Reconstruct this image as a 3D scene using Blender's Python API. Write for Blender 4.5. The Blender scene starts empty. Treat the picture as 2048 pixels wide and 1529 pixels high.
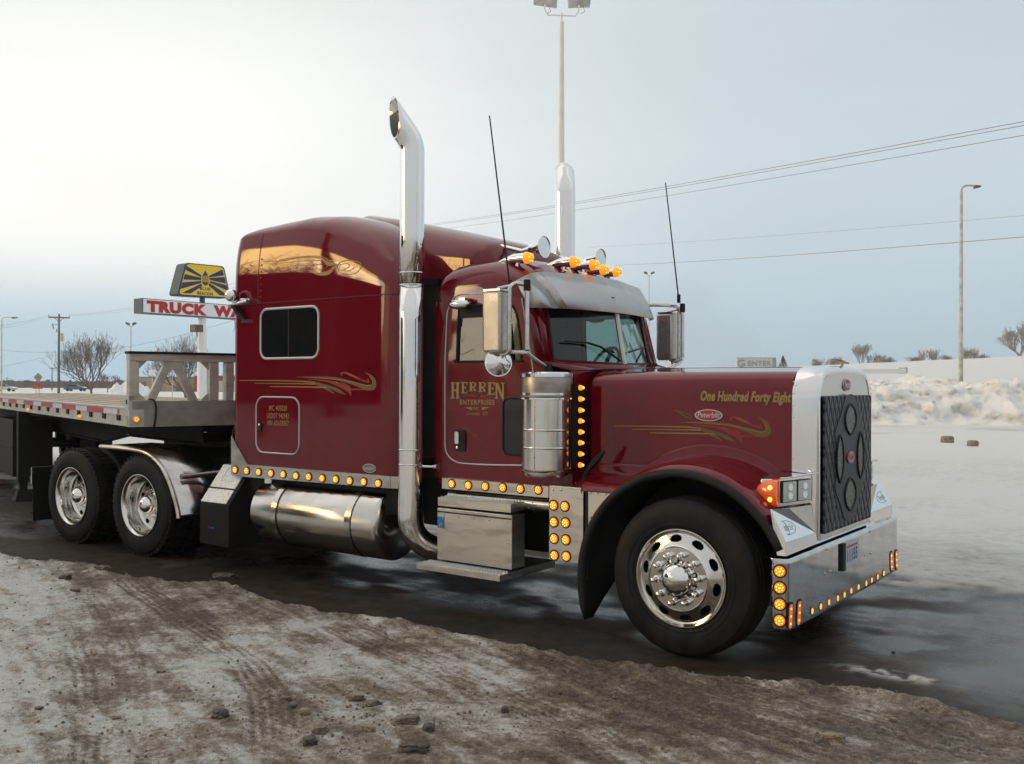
import bpy, bmesh, math, random
from math import sin, cos, pi, sqrt, radians, atan2
from mathutils import Vector, Matrix, Euler, noise
random.seed(7)
scene = bpy.context.scene
# ------------------------------------------------------------------ camera
CAM = Vector((2.8658, -6.9876, 1.7996)); YAW, PITCH, ROLL, FPX = 2.205698, 0.001857, 0.003916, 1926.59
_f = Vector((cos(YAW)*cos(PITCH), sin(YAW)*cos(PITCH), sin(PITCH)))
_r = _f.cross(Vector((0, 0, 1))).normalized(); _u = _r.cross(_f)
RGT = _r*cos(ROLL)+_u*sin(ROLL); UP = _u*cos(ROLL)-_r*sin(ROLL); FWD = _f
cam = bpy.data.cameras.new('camera'); camo = bpy.data.objects.new('camera', cam)
scene.collection.objects.link(camo); scene.camera = camo
cam.sensor_width = 36; cam.lens = 36*FPX/2048; cam.clip_end = 6000; cam.clip_start = .05
m = Matrix((RGT, UP, -FWD)).transposed().to_4x4(); m.translation = CAM; camo.matrix_world = m
def ray(u, v): return FWD+RGT*((u-1024)/FPX)+UP*((764.5-v)/FPX)
def SY(u, v, y):                       # photo position to the point of the upright plane y
    d = ray(u, v); return CAM+d*((y-CAM.y)/d.y)
def SZ(u, v, z=0.0):
    d = ray(u, v); return CAM+d*((z-CAM.z)/d.z)
def SX(u, v, x):
    d = ray(u, v); return CAM+d*((x-CAM.x)/d.x)
def SP(u, v, p, n):
    d = ray(u, v); return CAM+d*((Vector(p)-CAM).dot(Vector(n))/d.dot(Vector(n)))
def SD(u, v, depth): return CAM+ray(u, v)*depth
# ------------------------------------------------------------------ world, sun, exposure
scene.view_settings.view_transform = 'Standard'; scene.view_settings.look = 'None'
scene.view_settings.gamma = 1; scene.view_settings.exposure = 0.0
SUN_AZ = radians(-133)            # direction towards the sun, low behind the camera
SUN_EL = radians(9)
world = bpy.data.worlds.new('World'); scene.world = world; world.use_nodes = True
nt = world.node_tree; nt.nodes.clear()
def mk(t, **kw):
    n = nt.nodes.new(t)
    for k, v in kw.items(): setattr(n, k, v)
    return n
def L(a, b): nt.links.new(a, b)
def mt(op, a, b=None, clamp=False):
    n = mk('ShaderNodeMath', operation=op, use_clamp=clamp)
    for i, v in enumerate((a, b)):
        if v is None: continue
        if isinstance(v, (int, float)): n.inputs[i].default_value = v
        else: L(v, n.inputs[i])
    return n.outputs[0]
def rng(x, a, b, c=0, d=1, smooth=True):
    n = mk('ShaderNodeMapRange', interpolation_type='SMOOTHSTEP' if smooth else 'LINEAR'); L(x, n.inputs[0])
    for i, v in enumerate((a, b, c, d)): n.inputs[i+1].default_value = v
    return n.outputs[0]
def mixc(f, a, b):
    n = mk('ShaderNodeMix', data_type='RGBA')
    if isinstance(f, (int, float)): n.inputs[0].default_value = f
    else: L(f, n.inputs[0])
    for i, v in ((6, a), (7, b)):
        if isinstance(v, tuple): n.inputs[i].default_value = v+(1,)
        else: L(v, n.inputs[i])
    return n.outputs[2]
tc = mk('ShaderNodeTexCoord'); sep = mk('ShaderNodeSeparateXYZ'); L(tc.outputs['Generated'], sep.inputs[0])
X_, Y_, Z_ = sep.outputs
hl = mt('SQRT', mt('ADD', mt('MULTIPLY', X_, X_), mt('ADD', mt('MULTIPLY', Y_, Y_), 1e-5)))
def azdot(az): return mt('DIVIDE', mt('ADD', mt('MULTIPLY', X_, cos(az)), mt('MULTIPLY', Y_, sin(az))), hl)
ramp = mk('ShaderNodeValToRGB'); L(Z_, ramp.inputs[0]); cr = ramp.color_ramp
stops = [(0.0, (.49, .70, .84)), (.06, (.56, .74, .85)), (.13, (.72, .82, .87)), (.22, (.84, .89, .90)), (.37, (.79, .83, .82)), (.55, (1.08, 1.07, 1.02)), (1, (1.24, 1.21, 1.14))]
while len(cr.elements) < len(stops): cr.elements.new(.5)
for e, (p, c) in zip(cr.elements, stops): e.position = p; e.color = c+(1,)
AZC = atan2(FWD.y, FWD.x)
lf = rng(azdot(AZC+radians(40)), .55, .99)                       # brighter, creamier cloud to the left of the truck
lfz = mt('MULTIPLY', lf, mt('MULTIPLY', rng(Z_, .04, .16), rng(Z_, .5, .22)))
col = mixc(lfz, ramp.outputs[0], (1.10, 1.09, 1.04))
rf_ = mt('MULTIPLY', rng(azdot(AZC-radians(45)), .45, 1.0), .65)
col = mixc(rf_, col, (.48, .60, .68))
cn = mk('ShaderNodeTexNoise'); cn.inputs['Scale'].default_value = 2.2; cn.inputs['Detail'].default_value = 5
mp = mk('ShaderNodeMapping'); mp.inputs['Scale'].default_value = (1, 1, 5); L(tc.outputs['Generated'], mp.inputs[0]); L(mp.outputs[0], cn.inputs['Vector'])
cv = rng(cn.outputs[0], .3, .7, 1.03, 1.08)
col = mixc(1.0, col, col)
hs = mk('ShaderNodeHueSaturation'); L(col, hs.inputs['Color']); L(cv, hs.inputs['Value'])
back = rng(azdot(AZC), .1, -.4)                                  # greyer cloud deck behind the camera
col2 = mixc(mt('MULTIPLY', back, .75), hs.outputs[0], (.62, .62, .64))
glow = mt('MULTIPLY', mt('MULTIPLY', rng(azdot(radians(221)), .986, .9955), rng(Z_, .08, .15)), rng(Z_, .345, .325))
lowg = mt('MULTIPLY', mt('MULTIPLY', rng(azdot(radians(233)), .955, .992), rng(Z_, -.01, .03)), rng(Z_, .22, .10))
col3 = mixc(glow, mixc(lowg, col2, (1.6, 1.25, .42)), (15.0, 9.6, 3.4))
bg = mk('ShaderNodeBackground'); L(col3, bg.inputs[0]); bg.inputs[1].default_value = 1.0
sky = mk('ShaderNodeTexSky', sky_type='NISHITA', sun_disc=False, sun_elevation=SUN_EL, sun_rotation=pi/2-SUN_AZ)
bg2 = mk('ShaderNodeBackground'); L(sky.outputs[0], bg2.inputs[0]); bg2.inputs[1].default_value = 0.05
mx = mk('ShaderNodeMixShader'); mx.inputs[0].default_value = .92; L(bg2.outputs[0], mx.inputs[1]); L(bg.outputs[0], mx.inputs[2])
wo = mk('ShaderNodeOutputWorld'); L(mx.outputs[0], wo.inputs[0])
sun = bpy.data.lights.new('sun', 'SUN'); sun.energy = .25; sun.angle = radians(14); sun.color = (1, .86, .68)
suno = bpy.data.objects.new('sun', sun); scene.collection.objects.link(suno)
suno.rotation_euler = Vector((cos(SUN_AZ)*cos(SUN_EL), sin(SUN_AZ)*cos(SUN_EL), sin(SUN_EL))).to_track_quat('Z', 'Y').to_euler()
# ------------------------------------------------------------------ object helpers
COL = scene.collection
def tag(o, label=None, cat=None, group=None, kind=None):
    for k, v in (('label', label), ('category', cat), ('group', group), ('kind', kind)):
        if v: o[k] = v
    return o
def empty(name, loc=(0, 0, 0), rz=0, label=None, cat=None, group=None):
    o = bpy.data.objects.new(name, None); COL.objects.link(o); o.location = loc; o.rotation_euler = (0, 0, rz)
    o.empty_display_size = .2
    return tag(o, label, cat, group)
class MB:
    def __init__(s): s.v = []; s.f = []; s.m = []; s.cur = 0; s.M = None
    def add(s, vs, fs, mi=None):
        b = len(s.v)
        s.v += [tuple(s.M @ Vector(p)) for p in vs] if s.M else [tuple(p) for p in vs]
        s.f += [tuple(i+b for i in f) for f in fs]; s.m += [s.cur if mi is None else mi]*len(fs); return s
    def box(s, a, b, mi=None):
        x0, y0, z0 = a; x1, y1, z1 = b
        x0, x1 = sorted((x0, x1)); y0, y1 = sorted((y0, y1)); z0, z1 = sorted((z0, z1))
        v = [(x, y, z) for z in (z0, z1) for y in (y0, y1) for x in (x0, x1)]
        return s.add(v, [(0, 2, 3, 1), (4, 5, 7, 6), (0, 1, 5, 4), (2, 6, 7, 3), (0, 4, 6, 2), (1, 3, 7, 5)], mi)
    def prism(s, pts, vec, mi=None):          # planar outline pushed along vec
        n = len(pts); vec = Vector(vec); v = [Vector(p) for p in pts]; v2 = [p+vec for p in v]
        return s.add(v+v2, [tuple(range(n-1, -1, -1)), tuple(range(n, 2*n))]+[(i, (i+1) % n, n+(i+1) % n, n+i) for i in range(n)], mi)
    def tube(s, path, r, n=12, mi=None, caps=True, ry=None):
        P = [Vector(p) for p in path]; rs = r if isinstance(r, (list, tuple)) else [r]*len(P)
        t0 = (P[1]-P[0]).normalized(); ref = Vector((0, 0, 1)) if abs(t0.z) < .9 else Vector((1, 0, 0))
        a = t0.cross(ref).normalized(); vs = []; fs = []
        for i, p in enumerate(P):
            t = ((P[min(i+1, len(P)-1)]-p).normalized()+(p-P[max(i-1, 0)]).normalized())
            t = t.normalized() if t.length > 1e-6 else t0
            a = (a-t*a.dot(t)).normalized(); b = t.cross(a)
            for k in range(n):
                q = 2*pi*k/n; vs.append(p+(a*cos(q)+b*sin(q)*(ry or 1))*rs[i])
        for i in range(len(P)-1):
            for k in range(n): fs.append((i*n+k, i*n+(k+1) % n, (i+1)*n+(k+1) % n, (i+1)*n+k))
        if caps: fs += [tuple(range(n-1, -1, -1)), tuple(range((len(P)-1)*n, len(P)*n))]
        return s.add(vs, fs, mi)
    def lathe(s, prof, c, axis='y', n=32, mi=None, skip=None, flip=False):  # prof: (radius, offset along axis)
        c = Vector(c); vs = []; fs = []
        for r, h in prof:
            for k in range(n):
                q = 2*pi*k/n; ca, sa = r*cos(q), r*sin(q)
                vs.append(c+Vector({'y': (ca, h, sa), 'x': (h, ca, sa), 'z': (ca, sa, h)}[axis]))
        for i in range(len(prof)-1):
            for k in range(n):
                if skip and skip(i, k): continue
                f = (i*n+k, (i+1)*n+k, (i+1)*n+(k+1) % n, i*n+(k+1) % n); fs.append(f[::-1] if flip else f)
        return s.add(vs, fs, mi)
    def disc(s, c, r, nrm, n=16, t=.0, mi=None):
        nrm = Vector(nrm).normalized(); s.tube([Vector(c), Vector(c)+nrm*(t or .002)], r, n, mi); return s
    def grid(s, rows, mi=None, closed=False):
        n = len(rows[0]); vs = [p for r in rows for p in r]; fs = []
        for i in range(len(rows)-1):
            for k in range(n if closed else n-1): fs.append((i*n+k, i*n+(k+1) % n, (i+1)*n+(k+1) % n, (i+1)*n+k))
        return s.add(vs, fs, mi)
    def build(s, name, mat, parent=None, smooth=True, ang=35, bev=0, solid=0, loc=None, seg=2, label=None):
        me = bpy.data.meshes.new(name); me.from_pydata(s.v, [], s.f)
        mats = mat if isinstance(mat, (list, tuple)) else [mat]
        for x in mats: me.materials.append(x)
        if len(mats) > 1: me.polygons.foreach_set('material_index', s.m)
        bm = bmesh.new(); bm.from_mesh(me); bmesh.ops.recalc_face_normals(bm, faces=bm.faces) if len(s.f) < 60000 else None
        bm.to_mesh(me); bm.free()
        if smooth: me.shade_smooth(); me.set_sharp_from_angle(angle=radians(ang))
        o = bpy.data.objects.new(name, me); COL.objects.link(o)
        if parent: o.parent = parent
        if loc: o.location = loc
        if solid:
            md = o.modifiers.new('solid', 'SOLIDIFY'); md.thickness = solid; md.offset = 0
        if bev:
            md = o.modifiers.new('bevel', 'BEVEL'); md.width = bev; md.segments = seg; md.limit_method = 'ANGLE'; md.angle_limit = radians(40); md.harden_normals = False
        if label: o['label'] = label
        return o
def copy_tree(o, parent=None, **kw):
    c = o.copy(); COL.objects.link(c); c.parent = parent
    if parent is not None: c.matrix_parent_inverse = o.matrix_parent_inverse.copy()
    for ch in list(o.children): copy_tree(ch, c)
    for k, v in kw.items():
        if k == 'label': c['label'] = v
        else: setattr(c, k, v)
    return c
def rrect(x0, z0, x1, z1, r, n=6):             # rounded rectangle as (x,z)
    pts = []
    for cx, cz, a0 in ((x1-r, z1-r, 0), (x0+r, z1-r, 90), (x0+r, z0+r, 180), (x1-r, z0+r, 270)):
        for i in range(n+1):
            q = radians(a0+90*i/n); pts.append((cx+r*cos(q), cz+r*sin(q)))
    return pts
def smoothpts(P, n=6):                          # Catmull-Rom through points
    P = [Vector(p) for p in P]; out = []
    for i in range(len(P)-1):
        a, b, c, d = P[max(i-1, 0)], P[i], P[i+1], P[min(i+2, len(P)-1)]
        for k in range(n):
            t = k/n; out.append(.5*((2*b)+(c-a)*t+(2*a-5*b+4*c-d)*t*t+(3*b-a-3*c+d)*t**3))
    out.append(P[-1]); return out
def text_mesh(body, offset=0.0, spacing=1.0):
    cu = bpy.data.curves.new('t', 'FONT'); cu.body = body; cu.offset = offset; cu.space_character = spacing; cu.resolution_u = 3
    cu.align_x = 'LEFT'; o = bpy.data.objects.new('t', cu); COL.objects.link(o)
    dg = bpy.context.evaluated_depsgraph_get(); me = bpy.data.meshes.new_from_object(o.evaluated_get(dg))
    vs = [v.co.copy() for v in me.vertices]; fs = [tuple(p.vertices) for p in me.polygons]
    bpy.data.objects.remove(o); bpy.data.curves.remove(cu); bpy.data.meshes.remove(me); return vs, fs
def fit(vs, x0, y0, x1, y1, shear=0.0, full=None):
    ax, bx = min(v.x for v in vs), max(v.x for v in vs); ay, by = min(v.y for v in vs), max(v.y for v in vs)
    out = []
    for v in vs:
        s, t = (v.x-ax)/(bx-ax), (v.y-ay)/(by-ay); out.append((x0+(x1-x0)*s+shear*t*(y1-y0), y0+(y1-y0)*t))
    return out
# ------------------------------------------------------------------ materials
def mat(name, base=(.5, .5, .5), rough=.5, metal=0, coat=0, coat_rough=.03, emit=None, es=0, spec=.5, noise=None, bump=None, alpha=None, rnoise=None):
    """noise: (scale, colour2, contrast lo, hi); bump: (scale, strength); rnoise: (scale, lo, hi)"""
    M = bpy.data.materials.new(name); M.use_nodes = True; t = M.node_tree; b = t.nodes['Principled BSDF']; I = b.inputs
    I['Base Color'].default_value = (*base, 1); I['Roughness'].default_value = rough; I['Metallic'].default_value = metal
    I['Coat Weight'].default_value = coat; I['Coat Roughness'].default_value = coat_rough; I['Specular IOR Level'].default_value = spec
    if emit: I['Emission Color'].default_value = (*emit, 1); I['Emission Strength'].default_value = es
    if noise or bump or rnoise:
        tc = t.nodes.new('ShaderNodeTexCoord')
    def nz(sc, det=6):
        n = t.nodes.new('ShaderNodeTexNoise'); n.inputs['Scale'].default_value = sc if not isinstance(sc, tuple) else 1; n.inputs['Detail'].default_value = det
        if isinstance(sc, tuple):
            mpp = t.nodes.new('ShaderNodeMapping'); mpp.inputs['Scale'].default_value = sc; t.links.new(tc.outputs['Object'], mpp.inputs[0]); t.links.new(mpp.outputs[0], n.inputs['Vector'])
        else: t.links.new(tc.outputs['Object'], n.inputs['Vector'])
        return n.outputs[0]
    def mr(x, a, b_, c, d):
        n = t.nodes.new('ShaderNodeMapRange'); t.links.new(x, n.inputs[0])
        for i, v in enumerate((a, b_, c, d)): n.inputs[i+1].default_value = v
        return n.outputs[0]
    if noise:
        sc, c2, lo, hi = noise; f = mr(nz(sc), lo, hi, 0, 1); mxn = t.nodes.new('ShaderNodeMix'); mxn.data_type = 'RGBA'
        t.links.new(f, mxn.inputs[0]); mxn.inputs[6].default_value = (*base, 1); mxn.inputs[7].default_value = (*c2, 1); t.links.new(mxn.outputs[2], I['Base Color'])
    if rnoise:
        sc, lo, hi = rnoise; t.links.new(mr(nz(sc), .35, .65, lo, hi), I['Roughness'])
    if bump:
        sc, st = bump[:2]; bn = t.nodes.new('ShaderNodeBump'); bn.inputs['Strength'].default_value = st; bn.inputs['Distance'].default_value = bump[2] if len(bump) > 2 else .01
        t.links.new(nz(sc), bn.inputs['Height']); t.links.new(bn.outputs[0], I['Normal'])
    return M
PAINT = mat('red_paint', (.148, .0013, .0088), .5, 0, 1.0, .03, spec=.0, noise=(2.5, (.130, .0016, .0084), .35, .65), bump=(4.0, .035, .01))
def grime(M, top, amt, col=(.21, .18, .155)):
    t = M.node_tree; b = t.nodes['Principled BSDF']; N_ = t.nodes.new; K = t.links.new
    tc = N_('ShaderNodeTexCoord'); sp = N_('ShaderNodeSeparateXYZ'); K(tc.outputs['Object'], sp.inputs[0])
    mp = N_('ShaderNodeMapping'); mp.inputs['Scale'].default_value = (3, 3, 1.1); K(tc.outputs['Object'], mp.inputs[0]); nz = N_('ShaderNodeTexNoise'); nz.inputs['Scale'].default_value = 2; nz.inputs['Detail'].default_value = 9; nz.inputs['Roughness'].default_value = .7; K(mp.outputs[0], nz.inputs['Vector'])
    g = N_('ShaderNodeMapRange'); K(sp.outputs[2], g.inputs[0]); g.inputs[1].default_value = top; g.inputs[2].default_value = .5; g.inputs[3].default_value = .12; g.inputs[4].default_value = 1
    h = N_('ShaderNodeMapRange'); K(nz.outputs[0], h.inputs[0]); h.inputs[1].default_value = .38; h.inputs[2].default_value = .72
    m1 = N_('ShaderNodeMath'); m1.operation = 'MULTIPLY'; K(g.outputs[0], m1.inputs[0]); K(h.outputs[0], m1.inputs[1]); m2 = N_('ShaderNodeMath'); m2.operation = 'MULTIPLY'; K(m1.outputs[0], m2.inputs[0]); m2.inputs[1].default_value = amt
    mx = N_('ShaderNodeMix'); mx.data_type = 'RGBA'; K(m2.outputs[0], mx.inputs[0]); src = b.inputs['Base Color'].links[0].from_socket if b.inputs['Base Color'].links else None
    if src: K(src, mx.inputs[6])
    else: mx.inputs[6].default_value = b.inputs['Base Color'].default_value
    mx.inputs[7].default_value = (*col, 1); K(mx.outputs[2], b.inputs['Base Color'])
    if b.inputs['Coat Weight'].default_value > 0:
        r_ = N_('ShaderNodeMapRange'); K(m1.outputs[0], r_.inputs[0]); r_.inputs[3].default_value = .03; r_.inputs[4].default_value = .22; K(r_.outputs[0], b.inputs['Coat Roughness'])
grime(PAINT, 2.3, .09)
PAINTD = mat('red_paint_seam', (.05, .003, .006), .5)
CHROME = mat('chrome', (.80, .80, .79), .06, 1, rnoise=(9, .035, .11))
STEEL = mat('polished_stainless', (.60, .585, .56), .14, 1, noise=((3, 3, 9), (.42, .39, .35), .45, .75), rnoise=((6, 6, 14), .10, .30), bump=(7, .06, .01))
TANK = mat('polished_aluminium', (.66, .64, .61), .16, 1, noise=((2, 5, 5), (.50, .47, .43), .4, .75), rnoise=((3, 12, 12), .12, .24))
STEELD = mat('road_dirty_stainless', (.60, .58, .56), .36, 1, noise=((3, 3, 13), (.43, .405, .375), .50, .68), rnoise=((3, 3, 12), .26, .46), bump=((5, 5, 12), .08, .006))
ALU = mat('weathered_aluminium', (.58, .55, .49), .5, .45, noise=((4, 4, 12), (.44, .41, .36), .4, .7), rnoise=(8, .4, .65))
ALUD = mat('dull_grey_metal', (.34, .32, .29), .6, .3, noise=(6, (.24, .22, .195), .4, .7))
BLACK = mat('black_rubber', (.006, .006, .006), .55, spec=.3, noise=(7, (.012, .011, .010), .45, .75))
TYRE = mat('tyre_rubber', (.0045, .0045, .0045), .6, spec=.25, noise=(9, (.009, .008, .007), .45, .7), bump=(60, .2, .004))
DARK = mat('dark_chassis', (.009, .0085, .008), .65, spec=.25, noise=(5, (.018, .016, .013), .45, .75))
GLASSD = mat('tinted_glass', (.006, .007, .008), .04, spec=.6)
AMBER = mat('amber_lens', (.55, .12, .01), .25, emit=(1, .27, .012), es=.75, coat=1)
AMBERHOT = mat('amber_led', (1, .5, .05), .3, emit=(1, .50, .06), es=2.6)
AMBERDIM = mat('amber_reflector', (.75, .17, .015), .3, emit=(1, .22, .01), es=.45, coat=1)
TURN = mat('turn_signal_lens', (.50, .07, .008), .22, emit=(1, .13, .006), es=.28, coat=1)
grime(TYRE, 1.3, .14, (.12, .105, .09)); grime(BLACK, 1.5, .10, (.12, .105, .09))
GOLD = mat('gold_lettering', (.34, .215, .075), .5, .1)
OLIVE = mat('olive_gold_stripe', (.13, .085, .025), .5, .1)
GOLDL = mat('pale_gold_stripe', (.33, .18, .06), .5, .1)
FLAME = mat('orange_red_stripe', (.26, .025, .012), .5, .1)
FAINT = mat('faint_scroll_stripe', (.22, .04, .018), .5, .1)
SHADOWT = mat('dark_lettering_outline', (.012, .006, .006), .5)
WHITE = mat('white_paint', (.62, .61, .58), .45, noise=(5, (.50, .48, .45), .4, .8))
SILVER = mat('silver_trim', (.55, .54, .53), .3, .6)
BADGER = mat('red_badge', (.35, .012, .016), .35, coat=.5)
DECK = mat('wood_deck', (.36, .25, .15), .7, noise=((3, 30, 3), (.22, .155, .10), .35, .7))
def glassy(name, tint, refl=.9, dark=(.01, .012, .012)):
    M = bpy.data.materials.new(name); M.use_nodes = True; t = M.node_tree; t.nodes.clear()
    tr = t.nodes.new('ShaderNodeBsdfTransparent'); tr.inputs[0].default_value = (*tint, 1)
    gl = t.nodes.new('ShaderNodeBsdfGlossy'); gl.inputs['Roughness'].default_value = .02; gl.inputs['Color'].default_value = (refl, refl, refl, 1)
    lw_ = t.nodes.new('ShaderNodeLayerWeight'); lw_.inputs[0].default_value = .5; pw_n = t.nodes.new('ShaderNodeMath'); pw_n.operation = 'POWER'; t.links.new(lw_.outputs['Facing'], pw_n.inputs[0]); pw_n.inputs[1].default_value = 5; fr = t.nodes.new('ShaderNodeMapRange'); t.links.new(pw_n.outputs[0], fr.inputs[0]); fr.inputs[3].default_value = .055; fr.inputs[4].default_value = 1.0
    mxs = t.nodes.new('ShaderNodeMixShader'); t.links.new(fr.outputs[0], mxs.inputs[0]); t.links.new(tr.outputs[0], mxs.inputs[1]); t.links.new(gl.outputs[0], mxs.inputs[2])
    o = t.nodes.new('ShaderNodeOutputMaterial'); t.links.new(mxs.outputs[0], o.inputs[0]); return M
GLASS = glassy('cab_glass', (.50, .62, .58))
GLASS2 = glassy('side_glass', (.34, .50, .45), .85)
# ================================================================== THE TRUCK
T = empty('semi_truck', (0, 0, 0), 0, 'dark red long-nose semi truck with sleeper, chrome stacks and amber marker lights', 'truck')
def itp(tab, x):
    if x <= tab[0][0]: return tab[0][1]
    for (a, p), (b, q) in zip(tab, tab[1:]):
        if x <= b: t = (x-a)/(b-a); return p+(q-p)*t
    return tab[-1][1]
def loop_tube(pts, y, r, name, m, parent, n=6, fn=None):       # closed trim around an (x,z) outline on a side wall
    P = [(x, (fn(x, z) if fn else y), z) for x, z in pts]; P.append(P[0]); P.append(P[1])
    b = MB(); b.tube(P[:-1], r, n, caps=False); return b.build(name, m, parent)
def plate(pts, y, t, name, m, parent, **kw):                    # flat outline (x,z) of thickness t standing proud of wall y towards -y
    return MB().prism([(x, y, z) for x, z in pts], (0, -t if y < 0 else t, 0)).build(name, m, parent, **kw)
# marker light facing -y, made once and copied
def make_marker(r=.032):
    b = MB(); b.lathe([(r*1.24, .004), (r*1.24, -.003), (r*1.1, -.007), (r*.98, -.005), (r*.9, .0), (.0005, .002)], (0, 0, 0), 'y', 20)
    o = b.build('marker_light', BLACK, T)
    c = MB(); c.lathe([(r*.98, -.004), (r*.9, -.009), (r*.5, -.014), (.0005, -.015)], (0, 0, 0), 'y', 20)
    c.cur = 1
    for k in range(7):
        q = 2*pi*k/7+.2; cx, cz = r*.58*cos(q), r*.58*sin(q)
        c.lathe([(r*.15, -.012), (r*.13, -.0155), (.0005, -.016)], (cx, 0, cz), 'y', 7)
    c.lathe([(r*.22, -.014), (r*.16, -.0165), (.0005, -.017)], (0, 0, 0), 'y', 10)
    c.build('lens', [AMBER, AMBERHOT], o); return o
proto = make_marker(); used = [False]
def marker(p, rz=0, s=1.0, rx=0):
    global proto
    o = proto if not used[0] else copy_tree(proto, T); used[0] = True
    o.location = p; o.rotation_euler = (rx, 0, rz); o.scale = (s, s, s); return o
# ---- sleeper
SEAM = 2.54; NE = 5.6
TS = [(-4.80, 3.24), (-4.785, 3.285), (-4.74, 3.315), (-4.65, 3.335), (-4.5, 3.35), (-4.2, 3.37), (-3.9, 3.385), (-3.6, 3.355), (-3.35, 3.29), (-3.1, 3.19), (-2.9, 3.07), (-2.75, 2.93), (-2.66, 2.80), (-2.62, 2.70)]
HS = [(-4.80, 1.07), (-4.78, 1.105), (-4.73, 1.12), (-2.80, 1.12), (-2.72, 1.112), (-2.66, 1.085), (-2.62, 1.03)]
CC = [(-4.80, .10), (-4.74, .13), (-4.4, .16), (-3.6, .20), (-2.9, .30), (-2.7, .20), (-2.62, .10)]
def sl_par(x):
    h, Tp = itp(HS, x), itp(TS, x); c = min(itp(CC, x), (Tp-SEAM)*.6); zc_ = Tp-c; a = .056*min(1, (zc_-SEAM)/.6); return h, Tp, c, zc_, a
def sl_y(x, z):
    h, Tp, c, zc_, a = sl_par(x)
    if z <= SEAM: return -h
    if z <= zc_: return -(h-a*((z-SEAM)/(zc_-SEAM))**3.4)
    t = min(.9999, (z-zc_)/c); return -(h-a)*(1-t**1.6)**(1/5.0)
def sl_sec(x, n=14):
    h, Tp, c, zc_, a = sl_par(x); p = [(h-.01, .955), (h, 1.0), (h, 1.7), (h, 2.2), (h, SEAM-.02), (h, SEAM)]
    for k in range(1, 9): zz_ = SEAM+(zc_-SEAM)*k/8; p.append((-sl_y(x, zz_), zz_))
    for k in range(1, n+1):
        q = pi/2*k/n; y = (h-a)*cos(q)**(.30) if k < n else 0; t = (1-(y/(h-a))**5.0)**(1/1.6); p.append((y, zc_+c*t))
    return [(x, -y, z) for y, z in p]+[(x, y, z) for y, z in p[-2::-1]]
xs = sorted(set([-4.8, -4.78, -4.755, -4.73, -4.7, -2.8, -2.76, -2.72, -2.69, -2.66, -2.64, -2.62]+[-4.6+.1*k for k in range(18)]))
b = MB(); rows = [sl_sec(x) for x in xs]; b.grid(rows)
b.add(rows[0], [tuple(range(len(rows[0])))]); b.add(rows[-1], [tuple(range(len(rows[0])))])
sleeper = b.build('sleeper_cab', PAINT, T, ang=50)
# raised centre of the sleeper roof running down towards the cab
b = MB(); rows = []
for x, h, z in [(-4.3, .50, 3.34), (-4.05, .52, 3.43), (-3.8, .54, 3.445), (-3.4, .56, 3.36), (-3.0, .60, 3.265), (-2.6, .66, 3.17), (-2.3, .70, 3.09), (-2.12, .71, 3.03), (-2.04, .70, 2.98), (-2.0, .66, 2.90), (-1.99, .62, 2.80)]:
    r_ = []
    for k in range(21):
        q = pi*k/20; c_, s_ = cos(q), sin(q)
        r_.append((x, -h*(abs(c_)**.55)*(1 if c_ > 0 else -1), (2.70)+(z-2.70)*abs(s_)**.5))
    rows.append(r_)
b.grid(rows); b.add(rows[0], [tuple(range(21))]); b.add(rows[-1], [tuple(range(21))])
b.build('roof_fairing', PAINT, T, ang=60)
# seams and rivets
b = MB()
b.tube([(x, sl_y(x, SEAM)-.0005, SEAM+.004) for x in [-4.79+.1*k for k in range(21)]+[-2.72, -2.66, -2.63]], .0035, 5)
zz = [SEAM+.02+.05*k for k in range(14)]
b.tube([(-4.42, sl_y(-4.42, z)-.0005, z) for z in zz], .0035, 5)
b.build('panel_seam', PAINTD, sleeper)
b = MB()
for k in range(7): z = 2.60+.06*k; b.lathe([(.009, .0), (.006, -.006), (.0005, -.007)], (-4.385, sl_y(-4.385, z), z), 'y', 7)
for k in range(34): x = -4.7+.06*k; b.lathe([(.006, .0), (.004, -.003), (.0005, -.004)], (x, -1.12, SEAM-.03), 'y', 6)
b.build('rivet_row', PAINT, sleeper)
# stainless skirt with the twelve lights
b = MB(); b.prism([(x, -1.123, z) for x, z in [(-4.80, .925), (-4.77, .905), (-2.70, .925), (-2.70, 1.025), (-4.55, 1.025), (-4.80, 1.29)]], (0, -.008, 0))
b.prism([(-2.70, -1.123, .925), (-2.63, -1.09, .925), (-2.63, -1.09, 1.025), (-2.70, -1.123, 1.025)], (.004, -.008, 0))
sk = b.build('sleeper_skirt', STEEL, T, smooth=False)
for u, v in [(471, 940), (494, 942), (518, 944.5), (542.5, 947), (567, 949), (592.5, 952), (618, 954), (645, 957), (672, 959), (700, 962), (728, 964), (757, 967)]:
    p = SY(u, v, -1.133); marker((p.x, -1.133, p.z))
b = MB(); b.box((-4.78, -1.05, .70), (-2.65, 1.05, .955)); b.build('sleeper_floor', DARK, T)
# windows of the sleeper
p0, p1 = SY(521, 622, -1.12), SY(639.5, 717, -1.12)
w = rrect(p0.x+.012, p1.z+.005, p1.x-.012, p0.z+.01, .085)
win = plate(w, -1.121, .004, 'sleeper_window', GLASSD, T); loop_tube(w, -1.124, .0125, 'window_frame', SILVER, win)
MB().box(((p0.x+p1.x)/2-.008, -1.125, p1.z+.02), ((p0.x+p1.x)/2+.008, -1.13, p0.z-.01)).build('window_divider', BLACK, win)
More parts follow.
